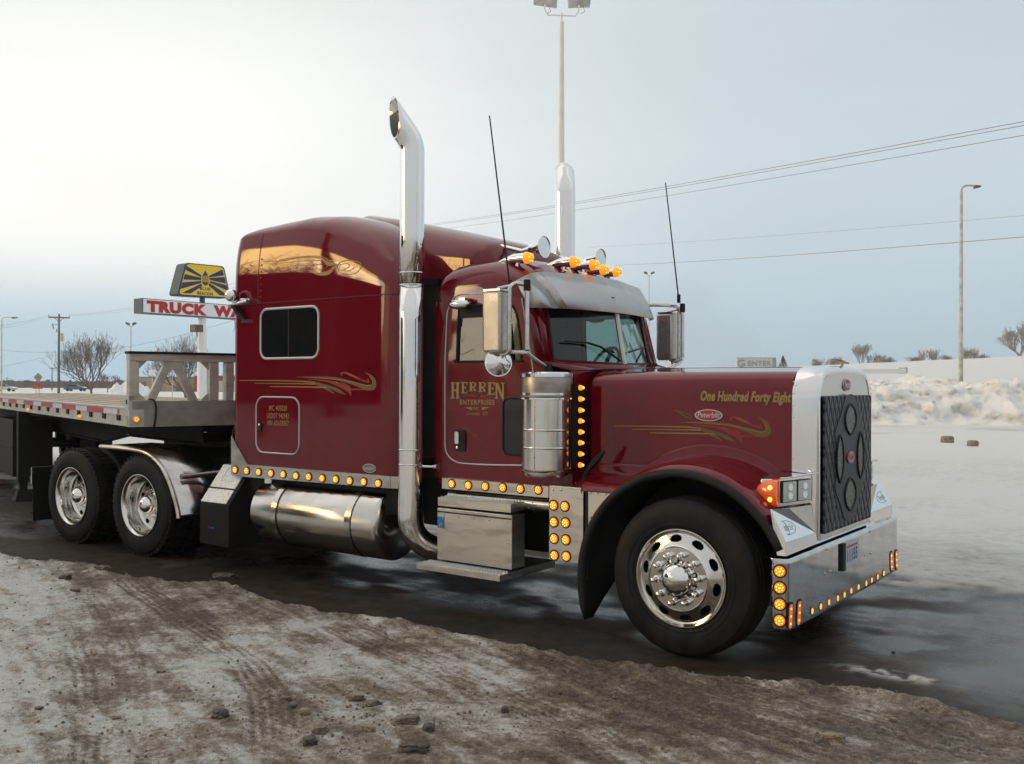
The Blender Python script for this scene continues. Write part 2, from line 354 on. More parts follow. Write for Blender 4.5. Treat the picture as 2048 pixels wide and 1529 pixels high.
# luggage door
p0, p1 = SY(513.5, 794, -1.12), SY(599, 909, -1.12)
w = rrect(p0.x, p1.z-.005, p1.x, p0.z, .10)
dr = plate(w, -1.1205, .003, 'luggage_door', PAINT, T); loop_tube(w, -1.124, .008, 'door_trim', SILVER, dr)
q = SY(522, 853, -1.12)
b = MB(); b.prism([(x+q.x, -1.123, z+q.z) for x, z in rrect(-.018, -.05, .022, .03, .018)], (0, -.012, 0)); b.cur = 1; b.lathe([(.013, -.01), (.013, -.02), (.006, -.025), (.0005, -.026)], (q.x, -1.124, q.z+.014), 'y', 10)
b.build('door_latch', [BLACK, CHROME], dr)
# --- lettering helpers (vinyl letters on painted panels)
def lettering(body, u0, v0, u1, v1, hpx, plane, name, m, parent, shear=0, off=0, sp=1.0, lift=.002, t=.0012, shadow=None, verts=None):
    p, n = Vector(plane[0]), Vector(plane[1]).normalized(); a, c = SP(u0, v0, p, n), SP(u1, v1, p, n)
    ex = (c-a); wd = ex.length; ex.normalize(); ez = Vector((0, 0, 1)); hh = hpx*((a+c)/2-CAM).dot(FWD)/FPX
    vs, fs = verts or text_mesh(body, off, sp); q = fit([Vector(v) for v in vs], 0, 0, wd, hh, shear)
    b = MB()
    if shadow:
        b.add([a+ex*(x+shadow*hh)+ez*(y-shadow*hh)+n*(lift) for x, y in q], fs, 1)
    b.add([a+ex*x+ez*y+n*(lift+t) for x, y in q], fs, 0)
    me = bpy.data.meshes.new(name); me.from_pydata(b.v, [], b.f)
    for x in ([m, SHADOWT] if shadow else [m]): me.materials.append(x)
    if shadow: me.polygons.foreach_set('material_index', b.m)
    o = bpy.data.objects.new(name, me); COL.objects.link(o); o.parent = parent; return o
NS = (0, -1, 0)
for tx, u0, u1, v in (('MC 405020', 539, 574.5, 821.5), ('USDOT 942942', 534.5, 578, 837), ('VIN 6D635057', 534.5, 578, 851.5)):
    lettering(tx, u0, v, u1, v+.8, 10.5, ((0, -1.124, 0), NS), 'registration_lettering', GOLD, dr, off=.012, sp=1.12)
# --- painted stripes: ribbons (x,z,half width) along a curve
def ribbon(pts, parent, m, name, fn, n=7, lift=.0018, frame=None):
    P = smoothpts([(a, b_, c) for a, b_, c in pts], n); vs = []; fs = []
    for i, p in enumerate(P):
        d = P[min(i+1, len(P)-1)]-P[max(i-1, 0)]; d = Vector((d.x, d.y)); d = d.normalized() if d.length > 1e-7 else Vector((1, 0)); k = Vector((-d.y, d.x))*max(p.z, .0004)
        for s in (1, -1):
            x, z = p.x+s*k.x, p.y+s*k.y; vs.append(fn(x, z, lift))
    for i in range(len(P)-1): fs.append((2*i, 2*i+1, 2*i+3, 2*i+2))
    return MB().add(vs, fs)
def Q7(u, v): return (440+u/6.0235, 740+v/6.0235)
SW = [  # (material, points (px of the close view, half width px))
 (0, [(235, 131, 3), (600, 133, 4), (900, 140, 6), (1100, 152, 10), (1300, 200, 14), (1420, 250, 20), (1510, 294, 4)]),
 (0, [(1100, 150, 3), (1250, 205, 18), (1370, 283, 6)]),
 (1, [(420, 163, 3), (900, 168, 5), (1150, 172, 7)]),
 (1, [(605, 202, 3), (900, 205, 6), (1290, 212, 7)]),
 (1, [(235, 127, 3), (700, 130, 4), (1000, 138, 5), (1150, 150, 4)]),
 (0, [(925, 88, 3), (1200, 90, 8), (1400, 108, 14), (1600, 160, 18), (1760, 212, 30), (1850, 205, 30), (1860, 140, 22), (1830, 85, 14), (1750, 30, 2)]),
 (1, [(1000, 90, 2), (1400, 115, 4), (1600, 150, 4), (1760, 190, 4), (1830, 182, 4), (1838, 130, 4), (1800, 80, 3)]),
 (2, [(1060, 115, 3), (1250, 130, 9), (1400, 170, 16), (1540, 235, 26), (1585, 318, 3)]),
 (2, [(1450, 150, 3), (1540, 190, 8), (1575, 235, 10), (1640, 235, 8), (1750, 245, 2)]),
 (1, [(1180, 122, 3), (1400, 150, 4), (1480, 195, 4), (1560, 232, 3), (1560, 190, 2)]),
 (2, [(1475, 80, 4), (1460, 45, 8), (1500, 35, 8), (1600, 80, 8), (1740, 135, 9), (1790, 145, 9), (1775, 105, 4)]),
 (1, [(1470, 60, 3), (1500, 30, 4), (1620, 75, 4), (1740, 140, 4), (1795, 150, 4), (1785, 110, 2)])]
def swoosh(parent, mapf, sc, fn):
    MM = (OLIVE, GOLDL, FLAME)
    for mi in (0, 1, 2):
        B_ = MB()
        for j, (k, pts) in enumerate(SW):
            if k != mi: continue
            P = [(*mapf(u, v), w*sc) for u, v, w in pts]; r = ribbon(P, None, None, '', fn, lift=.0016+.0006*mi+.00004*j); B_.add(r.v, r.f)
        B_.build('pinstripe_swoosh', MM[mi], parent, smooth=False)
def map_sl(u, v): p = SY(*Q7(u, v), -1.121); return (p.x, p.z)
swoosh(sleeper, map_sl, 1/6.0235/215, lambda x, z, l: (x, -1.1205-l, z))
# scroll on the upper part of the sleeper (pixel view scale 4.248, origin 440,400)
def Q3(u, v): return (440+u/4.248, 400+v/4.248)
def map_up(u, v):
    y = -1.1
    for _ in range(6): p = SY(*Q3(u, v), y); y = sl_y(p.x, p.z)
    return (p.x, p.z)
fn_up = lambda x, z, l: (x, sl_y(x, z)-l*1.4, z)
B_ = MB()
for pts in ([(350, 520, 2), (500, 520, 4), (700, 490, 5), (850, 495, 6), (920, 545, 16), (990, 545, 3)], [(500, 510, 2), (700, 482, 3), (860, 483, 3), (960, 540, 4)], [(760, 600, 2), (830, 630, 10), (920, 620, 18), (970, 575, 12), (1020, 545, 3)],
            [(1000, 590, 2.5), (1010, 540, 3), (1080, 515, 3), (1180, 530, 3), (1200, 570, 3), (1150, 625, 3), (1060, 635, 3), (1005, 600, 2.5), (1000, 560, 2)], [(1030, 605, 2), (1095, 570, 3), (1085, 545, 3), (1030, 550, 3), (1010, 585, 2)],
            [(905, 580, 2), (930, 550, 3), (970, 555, 3), (1010, 590, 3), (1090, 605, 3), (1150, 570, 2)], [(990, 520, 1.5), (940, 515, 3), (900, 520, 1)], [(560, 535, 2), (700, 520, 3), (850, 515, 3)]):
    r = ribbon([(*map_up(u, v), w/4.248/225) for u, v, w in pts], None, None, '', fn_up); B_.add(r.v, r.f)
B_.build('pinstripe_scroll', GOLDL, sleeper, smooth=False)
# faint scrolls low on the rear corner, on the door and on the hood
def scroll(pts, mapf, fn, parent, m, sc, name='pinstripe_scroll'):
    B_ = MB()
    for l in pts: r = ribbon([(*mapf(u, v), w*sc) for u, v, w in l], None, None, '', fn); B_.add(r.v, r.f)
    B_.build(name, m, parent, smooth=False)
scroll([[(165, 590, 2), (185, 660, 6), (150, 760, 4), (175, 860, 5), (205, 800, 4), (170, 740, 3), (165, 700, 2)], [(160, 860, 2), (190, 930, 6), (260, 945, 3), (230, 900, 2)]], map_sl, lambda x, z, l: (x, -1.1205-l, z), sleeper, FAINT, 1/6.02/215)
scroll([[(150, 1010, 2), (120, 960, 4), (128, 1080, 3), (110, 1120, 2)]], lambda u, v: (lambda p: (p.x, p.z))(SY(440+u/4.248, 400+v/4.248, -1.121)), lambda x, z, l: (x, -1.1205-l, z), sleeper, FAINT, 1/4.2/215)
# grey oval badge low at the front of the sleeper
def oval_badge(c, rx, rz, n, parent, name, mo, mi_, body, tm, tb=.55, tw=.76, shear=.15, ex=None):
    n = Vector(n).normalized(); ex = Vector(ex) if ex else Vector((-n.y, n.x, 0)).normalized(); ez = Vector((0, 0, 1)); c = Vector(c)
    b = MB(); e = [c+ex*rx*cos(2*pi*k/32)+ez*rz*sin(2*pi*k/32)+n*.001 for k in range(32)]; b.prism(e, n*.006, 0)
    e = [c+ex*rx*.9*cos(2*pi*k/32)+ez*rz*.86*sin(2*pi*k/32)+n*.0071 for k in range(32)]; b.prism(e, n*.002, 1)
    o = b.build(name, [mo, mi_], parent, smooth=False)
    vs, fs = text_mesh(body, .01); q = fit([Vector(v) for v in vs], -rx*tw, -rz*tb*.75, rx*tw, rz*tb, shear)
    me = bpy.data.meshes.new('badge_lettering'); me.from_pydata([tuple(c+ex*x+ez*y+n*.0105) for x, y in q], [], fs); me.materials.append(tm)
    t = bpy.data.objects.new('badge_lettering', me); COL.objects.link(t); t.parent = o; return o
GREY = mat('grey_badge', (.16, .17, .17), .4, .4)
p = SY(739.5, 937, -1.12); oval_badge((p.x, -1.12, p.z), .078, .038, NS, sleeper, 'oval_badge', SILVER, GREY, 'unibilt', SILVER)
# chrome ball lamp on a bracket at the rear upper corner
b = MB(); p = SY(468, 592, -1.17)
b.lathe([(.001, -.062)]+[(.062*sin(pi*k/12), -.062*cos(pi*k/12)) for k in range(1, 12)]+[(.001, .062)], (p.x, -1.2, p.z), 'x', 16)
a, c = SY(455, 610, -1.2), SY(493, 602, -1.2); b.tube([(a.x, -1.19, a.z), (c.x, -1.19, c.z)], .016, 10)
a, c = SY(478, 600, -1.18), SY(497, 600, -1.18); b.tube([(a.x, -1.16, a.z), (c.x, -1.16, c.z)], .014, 10); b.tube([(c.x-.03, -1.16, c.z), (c.x-.03, -1.11, c.z)], .02, 8)
b.cur = 1; a, c = SY(463, 611, -1.16), SY(487, 640, -1.16); b.prism([(a.x, -1.15, a.z), (a.x+.06, -1.15, a.z), (c.x+.03, -1.15, c.z), (c.x-.03, -1.15, c.z)], (0, -.03, 0))
b.box((c.x-.045, -1.125, c.z-.03), (c.x+.045, -1.15, c.z+.005), 0)
b.build('work_lamp', [CHROME, DARK], T)
# dark boot joining sleeper and cab
b = MB(); b.box((-2.62, -.86, 1.0), (-2.32, .86, 2.62)); b.box((-2.62, -.80, .6), (-2.32, .80, 1.0)); b.build('cab_boot', DARK, T)
# ---- cab
CABW = .985
def bridge_plate(outer, inner, yf, name, m, parent, t=.03):   # wall with a hole; rings matched by angle about the hole's centre
    cx = sum(p[0] for p in inner)/len(inner); cz = sum(p[1] for p in inner)/len(inner); K = 96
    def hit(poly, a):
        d = (cos(a), sin(a)); best = None
        for (x0, z0), (x1, z1) in zip(poly, poly[1:]+poly[:1]):
            ex, ez = x1-x0, z1-z0; den = d[0]*ez-d[1]*ex
            if abs(den) < 1e-12: continue
            s = ((x0-cx)*ez-(z0-cz)*ex)/den; w_ = ((x0-cx)*d[1]-(z0-cz)*d[0])/den
            if s > 0 and -1e-9 <= w_ <= 1+1e-9 and (best is None or s < best): best = s
        return (cx+d[0]*best, cz+d[1]*best)
    angs = sorted([2*pi*k/K for k in range(K)]+[atan2(z-cz, x-cx) % (2*pi) for x, z in outer])
    sgn = 1 if yf(0, 2) < 0 else -1; b = MB(); rows = []
    for poly, dy in ((inner, t), (inner, 0), (outer, 0), (outer, t)):
        rows.append([(lambda q: (q[0], yf(*q)+sgn*dy, q[1]))(hit(poly, a)) for a in angs])
    b.grid(rows+[rows[0]], closed=True); return b.build(name, m, parent, ang=30)
outer = [(-2.33, 1.70), (-1.02, 1.70), (-1.02, 1.90), (-1.30, 1.955), (-1.345, 2.0), (-1.46, 2.47), (-2.33, 2.47)]
hole = smoothpts([(x, z, 0) for x, z in [(-2.11, 1.985), (-2.11, 2.36), (-2.06, 2.42), (-1.64, 2.42), (-1.56, 2.39), (-1.51, 2.26), (-1.475, 2.05), (-1.475, 1.99), (-1.5, 1.975), (-2.09, 1.975), (-2.11, 1.985)]], 4)
hole = [(p.x, p.y) for p in hole[:-1]]
def wall_y(x, z, s=-1): return s*(CABW-(.035*max(0, (x+1.6)/.6) if x > -1.6 else 0)-.03*max(0, (z-2.0)/.5))
cab = bridge_plate(outer, hole, lambda x, z: wall_y(x, z), 'cab', PAINT, T)
bridge_plate(outer, hole, lambda x, z: wall_y(x, z, 1), 'cab_side', PAINT, T)
for s in (-1, 1):
    b = MB(); b.add([(x, wall_y(x, z, s)-s*.012, z) for x, z in hole], [tuple(range(len(hole)))]); g = b.build('side_window', GLASS2, T, smooth=False)
    rb = MB(); rb.tube([(x, wall_y(x, z, s)+s*.001, z) for x, z in hole]+[(hole[0][0], wall_y(*hole[0], s), hole[0][1])], .009, 6, caps=False); rb.build('window_seal', BLACK, g)
    if s < 0:
        vb = MB(); vb.tube([(-1.665, wall_y(-1.6, 2.4)+.003, 2.415), (-1.60, wall_y(-1.6, 2.2)+.003, 2.25), (-1.56, wall_y(-1.6, 2)+.003, 1.98)], .011, 6)
        vb.box((-2.11, -.965, 2.33), (-1.60, -.955, 2.42)); vb.build('vent_window_bar', BLACK, g)
# lower cab body
b = MB()
lo = [(-2.33, 1.03), (-1.02, 1.03), (-1.02, 1.70), (-2.33, 1.70)]
for s in (-1, 1):
    b.prism([(-2.33, s*CABW, 1.03), (-1.6, s*CABW, 1.03), (-1.6, s*CABW, 1.70), (-2.33, s*CABW, 1.70)], (0, -s*.03, 0))
    b.prism([(-1.6, s*CABW, 1.03), (-1.02, s*(CABW-.034), 1.03), (-1.02, s*(CABW-.034), 1.70), (-1.6, s*CABW, 1.70)], (0, -s*.03, 0))
b.box((-2.35, -.975, 1.03), (-2.331, .975, 2.47)); b.box((-1.05, -.93, 1.03), (-1.021, .93, 1.90)); b.box((-2.33, -.95, .98), (-1.02, .95, 1.03))
b.build('cab_body', PAINT, T, smooth=False)
# cowl and A-pillars
WB, WT = [(-1.315, -.77, 1.985), (-1.125, 0, 1.965), (-1.315, .77, 1.985)], [(-1.415, -.74, 2.50), (-1.225, 0, 2.52), (-1.415, .74, 2.50)]
b = MB()
for s in (-1, 1):
    a = WB[0 if s < 0 else 2]; t = WT[0 if s < 0 else 2]
    bl = (-1.345, wall_y(-1.345, 2, s), 2.0); tl = (-1.46, wall_y(-1.46, 2.47, s), 2.47)
    b.add([a, t, (-1.45, s*.86, 2.50), (-1.325, s*.87, 1.99)], [(0, 1, 2, 3)]); b.add([(-1.325, s*.87, 1.99), (-1.45, s*.86, 2.50), tl, bl], [(0, 1, 2, 3)])
    b.add([a, (-1.325, s*.87, 1.99), bl, (-1.30, s*.945, 1.955), (-1.02, s*.935, 1.90), (-.96, s*.60, 1.915)], [(0, 1, 2, 3, 4, 5)])
b.add([WB[0], WB[1], WB[2], (-.96, .60, 1.915), (-.96, 0, 1.925), (-.96, -.60, 1.915)], [(0, 1, 4, 5), (1, 2, 3, 4)])
b.build('cowl', PAINT, T, ang=40, solid=.012)
# roof of the cab
TC = [(-2.35, 2.70), (-2.33, 2.78), (-2.28, 2.825), (-2.15, 2.85), (-1.9, 2.855), (-1.75, 2.83), (-1.6, 2.755), (-1.5, 2.69), (-1.44, 2.62), (-1.41, 2.58), (-1.40, 2.53)]
def cab_sec(x, base=2.465):
    Tp = itp(TC, x); h = itp([(-2.35, .92), (-2.33, .955), (-1.8, .958), (-1.6, .95), (-1.5, .925), (-1.44, .88), (-1.40, .80)], x); bow = max(0, (x+1.85)/.45)*.085
    out = []
    for k in range(0, 29):
        q = pi*k/28; c_, s_ = cos(q), sin(q); y = -h*abs(c_)**(2/3.6)*(1 if c_ > 0 else -1); z = base+(Tp-base)*abs(s_)**(2/3.6)
        out.append((x+bow*(1-(y/h)**2), y, z))
    return out
b = MB(); rows = [cab_sec(x) for x in (-2.35, -2.34, -2.33, -2.3, -2.25, -2.1, -1.95, -1.85, -1.75, -1.65, -1.6, -1.55, -1.5, -1.47, -1.44, -1.42, -1.41, -1.40)]
b.grid(rows); b.add(rows[0], [tuple(range(29))]); b.build('cab_roof', PAINT, T, ang=60)
def roof_z(x0, y):
    best = 2.5
    for x in [-2.2+.02*k for k in range(40)]:
        for p in cab_sec(x):
            if abs(p[1]-y) < .05 and abs(p[0]-x0) < .03: best = max(best, p[2])
    return best
# windscreen, posts, wipers
for s in (0, 1):
    b = MB(); q = [WB[s], WB[s+1], WT[s+1], WT[s]]; b.add(q, [(0, 1, 2, 3)]); g = b.build('windscreen', GLASS, T, smooth=False)
    b = MB(); b.tube(q+[q[0]], .012, 6); b.build('windscreen_seal', BLACK, g)
b = MB(); b.tube([WB[1], WT[1]], .022, 8); b.build('windscreen_post', SILVER, T)
b = MB(); P = [SY(u, v, y) for u, v, y in ((1245, 735, -.12), (1190, 700, -.35), (1119, 695, -.62))]
P = [(-1.10, -.10, 1.99), (-1.17, -.30, 2.10), (-1.22, -.42, 2.13)]; b.tube(P, .010, 6); b.tube([(-1.15, -.12, 2.06), (-1.21, -.42, 2.13), (-1.285, -.66, 2.135)], .007, 6)
b.tube([(-1.10, .16, 1.99), (-1.17, .40, 2.10)], .010, 6); b.tube([(-1.16, .14, 2.07), (-1.27, .62, 2.13)], .007, 6)
b.build('wiper', BLACK, T)
# thin bright gutter along the A-pillar
b = MB(); b.tube([(-1.485, -.958, 2.46), (-1.375, -.972, 1.95), (-1.36, -.972, 1.86)], .006, 6); b.build('gutter_strip', SILVER, T)
# sun visor
b = MB()
lowr = [(-1.275, -.765, 2.385), (-1.225, -.70, 2.385), (-1.17, -.30, 2.388), (-1.16, 0, 2.39), (-1.17, .30, 2.388), (-1.225, .70, 2.385), (-1.29, .80, 2.385)]
topr = [(-1.47, -.86, 2.662), (-1.425, -.79, 2.675), (-1.365, -.30, 2.70), (-1.355, 0, 2.705), (-1.365, .30, 2.70), (-1.425, .79, 2.675), (-1.47, .86, 2.662)]
midr = [tuple((Vector(a_)+Vector(b_))/2+Vector((.012, 0, .010))) for a_, b_ in zip(lowr, topr)]
sub = lambda R: R
b.grid([sub(lowr), sub(midr), sub(topr)])
for s in (0, -1):
    y = -.965 if s == 0 else .965
    b.add([lowr[s], midr[s], topr[s], (-1.54, y, 2.60), (-1.41, y, 2.385)], [(0, 1, 4), (1, 3, 4), (1, 2, 3)])
b.build('sun_visor', mat('visor_stainless', (.46, .45, .45), .34, 1, noise=(60, (.30, .29, .28), .66, .72), rnoise=(5, .26, .4)), T, ang=18, solid=.006)
# door: trim line, handle, low window, lettering
b = MB(); D_ = [SY(u, v, -CABW) for u, v in ((1043, 931), (980, 930), (925, 927), (907, 921), (896, 910), (891, 895), (890.5, 860), (890.5, 760), (891, 640), (893, 620), (899, 603), (908, 592), (925, 588), (972, 587))]
b.tube([(p.x, wall_y(p.x, p.z)-.003, p.z) for p in smoothpts(D_, 3)], .006, 6); b.build('door_trim', SILVER, T)
q = SY(921.5, 882, -CABW); b = MB(); b.prism([(q.x+x, -CABW-.001, q.z+z) for x, z in rrect(-.055, -.085, .055, .085, .025)], (0, -.012, 0))
b.cur = 1; b.prism([(q.x+x, -CABW-.012, q.z+z) for x, z in rrect(-.043, -.025, -.003, .073, .012)], (0, -.014, 0)); b.lathe([(.013, 0), (.012, -.01), (.0005, -.012)], (q.x-.025, -CABW-.012, q.z-.055), 'y', 10)
b.build('door_handle', [BLACK, CHROME], T)
a, c = SY(1008, 797, -CABW), SY(1052, 911, -CABW); w = rrect(a.x, c.z, c.x+.02, a.z, .05)
pw = plate(w, -CABW-.001, .006, 'lower_door_window', GLASSD, T); loop_tube(w, -CABW-.008, .008, 'window_seal', BLACK, pw)
DP = ((0, -CABW-.001, 0), NS)
def rect(x0, y0, x1, y1): return [(x0, y0), (x1, y0), (x1, y1), (x0, y1)]
LET = {'H': [rect(.12, 0, .38, 1), rect(.64, 0, .9, 1), rect(.36, .45, .66, .57), rect(0, 0, .46, .07), rect(0, .93, .46, 1), rect(.54, 0, 1, .07), rect(.54, .93, 1, 1)],
 'E': [rect(.12, 0, .45, 1), rect(0, .92, 1, 1), rect(.86, .74, 1, .93), rect(.4, .47, .76, .55), rect(.7, .38, .8, .64), rect(0, 0, 1, .08), [(.84, .05), (1, .05), (1, .3)]],
 'R': [rect(.14, 0, .42, 1), rect(0, 0, .54, .07), rect(0, .92, .72, 1), rect(.4, .47, .72, .55), [(.68, 1), (.9, .93), (.97, .76), (.9, .58), (.7, .47), (.68, .56), (.74, .66), (.74, .86), (.68, .93)], [(.46, .5), (.68, .5), (1, 0), (.72, 0)]],
 'N': [rect(.10, 0, .27, 1), [(.02, 1), (.34, 1), (.92, 0), (.72, 0)], rect(.76, .0, .92, 1), rect(0, 0, .38, .06), rect(.62, .94, 1, 1), [(.70, .03), (.92, .03), (.84, -.13)]]}
zq = lambda u, v: (880+u/8.994, 760+v/8.994)
B_ = MB()
for ch, u0, u1, vt, vb in (('H', 190, 358, 48, 338), ('E', 383, 495, 44, 243), ('R', 520, 660, 45, 207), ('R', 688, 830, 45, 218), ('E', 858, 990, 48, 268), ('N', 985, 1165, 55, 340)):
    a, c = SP(*zq(u0, vb), *[Vector(k) for k in DP]), SP(*zq(u1, vb), *[Vector(k) for k in DP]); t_ = SP(*zq(u0, vt), *[Vector(k) for k in DP])
    for k_, poly in enumerate(LET[ch]):
        pp = [(a.x+(c.x-a.x)*x, a.z+(t_.z-a.z)*y+(c.z-a.z)*x) for x, y in poly]
        B_.add([(x+.006, -CABW-.0015-.0001*k_, z-.006) for x, z in pp], [tuple(range(len(pp)))], 1); B_.add([(x, -CABW-.003-.0001*k_, z) for x, z in pp], [tuple(range(len(pp)))], 0)
B_.build('door_lettering', [GOLD, SHADOWT], cab, smooth=False)
lettering('ENTERPRISES', *zq(360, 447), *zq(988, 452), 10.2, DP, 'door_lettering', GOLD, cab, off=.02, sp=1.1)
lettering('INC.', *zq(612, 545), *zq(715, 546), 6.2, DP, 'door_lettering', GOLD, cab, off=.01, sp=1.2)
lettering('Crooks, SD', *zq(470, 645), *zq(850, 650), 8.0, DP, 'door_lettering', GOLDL, cab, off=.012, shear=.35)
B_ = MB()
for k in range(4):
    for s in (0, 1):
        y0 = 492+13*k; ua, ub = ((445+30*k, 585), (750, 885-30*k))[s]
        P = [SP(*zq(u, v), *[Vector(k2) for k2 in DP]) for u, v in ((ua, y0), (ub, y0), (ub, y0+10), (ua+5, y0+10))]; B_.add([(p.x, p.y-.002, p.z) for p in P], [(0, 1, 2, 3)])
B_.build('door_lettering', GOLD, cab, smooth=False)
mapd = lambda u, v: (lambda p: (p.x, p.z))(SP(*zq(u, v), *[Vector(k) for k in DP])); fnd = lambda x, z, l: (x, -CABW-.001-l, z)
scroll([[(400, 305, 2), (500, 270, 8), (620, 300, 10), (560, 240, 5), (640, 240, 5), (640, 310, 6), (700, 240, 5), (760, 250, 5), (740, 300, 9), (860, 280, 6), (940, 315, 2)]], mapd, fnd, cab, FAINT, 1/9/255)
scroll([[(400, 885, 2), (470, 870, 8), (540, 930, 9), (600, 1000, 12), (670, 1010, 6), (620, 960, 5), (590, 990, 5), (650, 1050, 6), (760, 1100, 2)]], mapd, fnd, cab, FAINT, 1/9/255)
# cab skirt with six lights, panel with eight lights, air tank, lower side
a, c = SY(884, 961, -1.03), SY(1097, 993, -1.03)
b = MB(); b.box((a.x, -1.03, .948), (c.x, -1.022, 1.028)); b.box((a.x, -1.022, .948), (a.x+.008, -.9, 1.028)); b.box((a.x, -1.03, 1.028), (c.x, -.96, 1.034)); b.build('cab_skirt', STEELD, T, smooth=False)
for u, v in ((904, 968), (937, 971), (971, 973), (1006, 975.5), (1041, 978), (1077, 980)): p = SY(u, v, -1.03); marker((p.x, -1.03, p.z))
PY = -1.17
a, c = SY(1100, 976, PY), SY(1167, 1132, PY)
b = MB(); b.box((a.x, PY, .525), (c.x, PY-.008, 1.055)); b.box((a.x, PY, .525), (a.x+.008, PY+.22, .96)); b.box((a.x, PY, 1.055), (c.x, -.9, 1.061)); b.build('light_panel', STEELD, T, smooth=False)
for u, v in ((1107.5, 1011), (1130, 1013), (1108, 1044.5), (1131.5, 1046), (1108.5, 1077.5), (1132, 1080), (1109, 1111), (1133, 1113)): p = SY(u, v, PY-.008); marker((p.x, PY-.008, p.z), s=1.05)
for x, z in ((a.x+.03, 1.03), (a.x+.10, 1.035), (c.x-.02, 1.03), (a.x+.03, .56), (c.x-.03, .56)):
    MB().lathe([(.010, 0), (.007, -.006), (.0005, -.007)], (x, PY-.008, z), 'y', 8).build('screw', STEEL, bpy.data.objects['light_panel'])
b = MB(); zc = SY(950, 997, -.93); b.tube([(-2.20, -.93, zc.z), (-1.05, -.93, zc.z)], .062, 20); b.cur = 1; b.tube([(-2.20, -.93, zc.z), (-2.12, -.93, zc.z)], .064, 20); b.tube([(-1.36, -.93, zc.z), (-1.355, -.93, zc.z)], .066, 20); b.build('air_tank', [TANK, STEELD], T)
# step box
b = MB(); b.prism([(-2.17, -1.15, .40), (-2.17, -1.15, .81), (-2.17, -.98, .81), (-2.17, -.98, .40)], (.74, 0, 0)); b.build('step_box', STEELD, T, smooth=False, bev=.006)
for x, z in ((-2.10, .76), (-1.95, .755), (-1.80, .76), (-1.65, .755), (-1.47, .76), (-1.47, .60), (-1.47, .45)):
    MB().lathe([(.009, 0), (.007, -.006), (.0005, -.007)], (x, -1.150, z), 'y', 8).build('screw', STEELD, bpy.data.objects['step_box'])
MB().box((-2.165, -1.1535, .775), (-1.435, -1.150, .785)).build('lid_gap', BLACK, bpy.data.objects['step_box'], smooth=False)
def tread(x0, x1, y0, y1, z, t, name):
    b = MB(); b.box((x0, y0, z-t), (x1, y1, z)); n = int((x1-x0)/.028); k2 = int((y1-y0)/.03)
    for i in range(n):
        for j in range(k2):
            cx, cy = x0+.02+i*(x1-x0-.03)/n, y0+.02+j*(y1-y0-.03)/k2; b.cur = 1
            b.lathe([(.008, 0), (.006, .010)], (cx+(.012 if j % 2 else 0), cy, z), 'z', 5)
    return b.build(name, [STEELD, STEEL], T)
tread(-2.15, -1.43, -1.165, -.83, .895, .065, 'upper_step')
tread(-2.24, -1.42, -1.315, -1.14, .385, .045, 'lower_step')
b = MB(); b.box((-2.20, -1.14, .33), (-1.44, -.55, .385)); b.build('step_support', STEELD, T)
p = SY(882, 1045, -1.15); B_ = MB().box((p.x-.032, -1.1525, p.z-.045), (p.x+.032, -1.1555, p.z+.045)); st = B_.build('blue_sticker', mat('blue_sticker', (.02, .16, .42), .4, noise=(60, (.25, .4, .6), .55, .62)), T, label='small blue sticker on the step box')
# ---- fuel tank
def barrel(x0, x1, y, z, R, d=.07):
    pr = [(.001, x0-d)]+[(R*sin(q), x0-d*cos(q)) for q in [pi/2*k/8 for k in range(1, 8)]]+[(R, x0), (R, x1)]+[(R*cos(q), x1+d*sin(q)) for q in [pi/2*k/8 for k in range(1, 8)]]+[(.001, x1+d)]
    return MB().lathe([(r, h) for r, h in pr], (0, y, z), 'x', 48)
TY, TZ, TR = -.925, .592, .308
tk = barrel(-4.38, -2.83, TY, TZ, TR).build('fuel_tank', TANK, T, ang=60)
barrel(-4.38, -2.83, .925, TZ, TR).build('fuel_tank', TANK, T, ang=60)
for u in (546, 694):
    p = SY(u, 1035, TY-TR); b = MB(); b.lathe([(TR+.006, -.035), (TR+.006, .035)], (p.x, TY, TZ), 'x', 48); b.lathe([(TR+.0075, .035), (TR+.0075, .041)], (p.x, TY, TZ), 'x', 48, 1); b.build('tank_strap', [STEEL, BLACK], tk)
b = MB(); p = SY(567, 957, -.98); b.lathe([(.05, 0), (.05, .045), (.04, .055), (.001, .056)], (p.x-.1, -1.06, TZ+.27), 'z', 20); b.box((p.x-.13, -1.08, TZ+.32), (p.x-.04, -1.04, TZ+.34)); b.build('filler_cap', CHROME, tk)
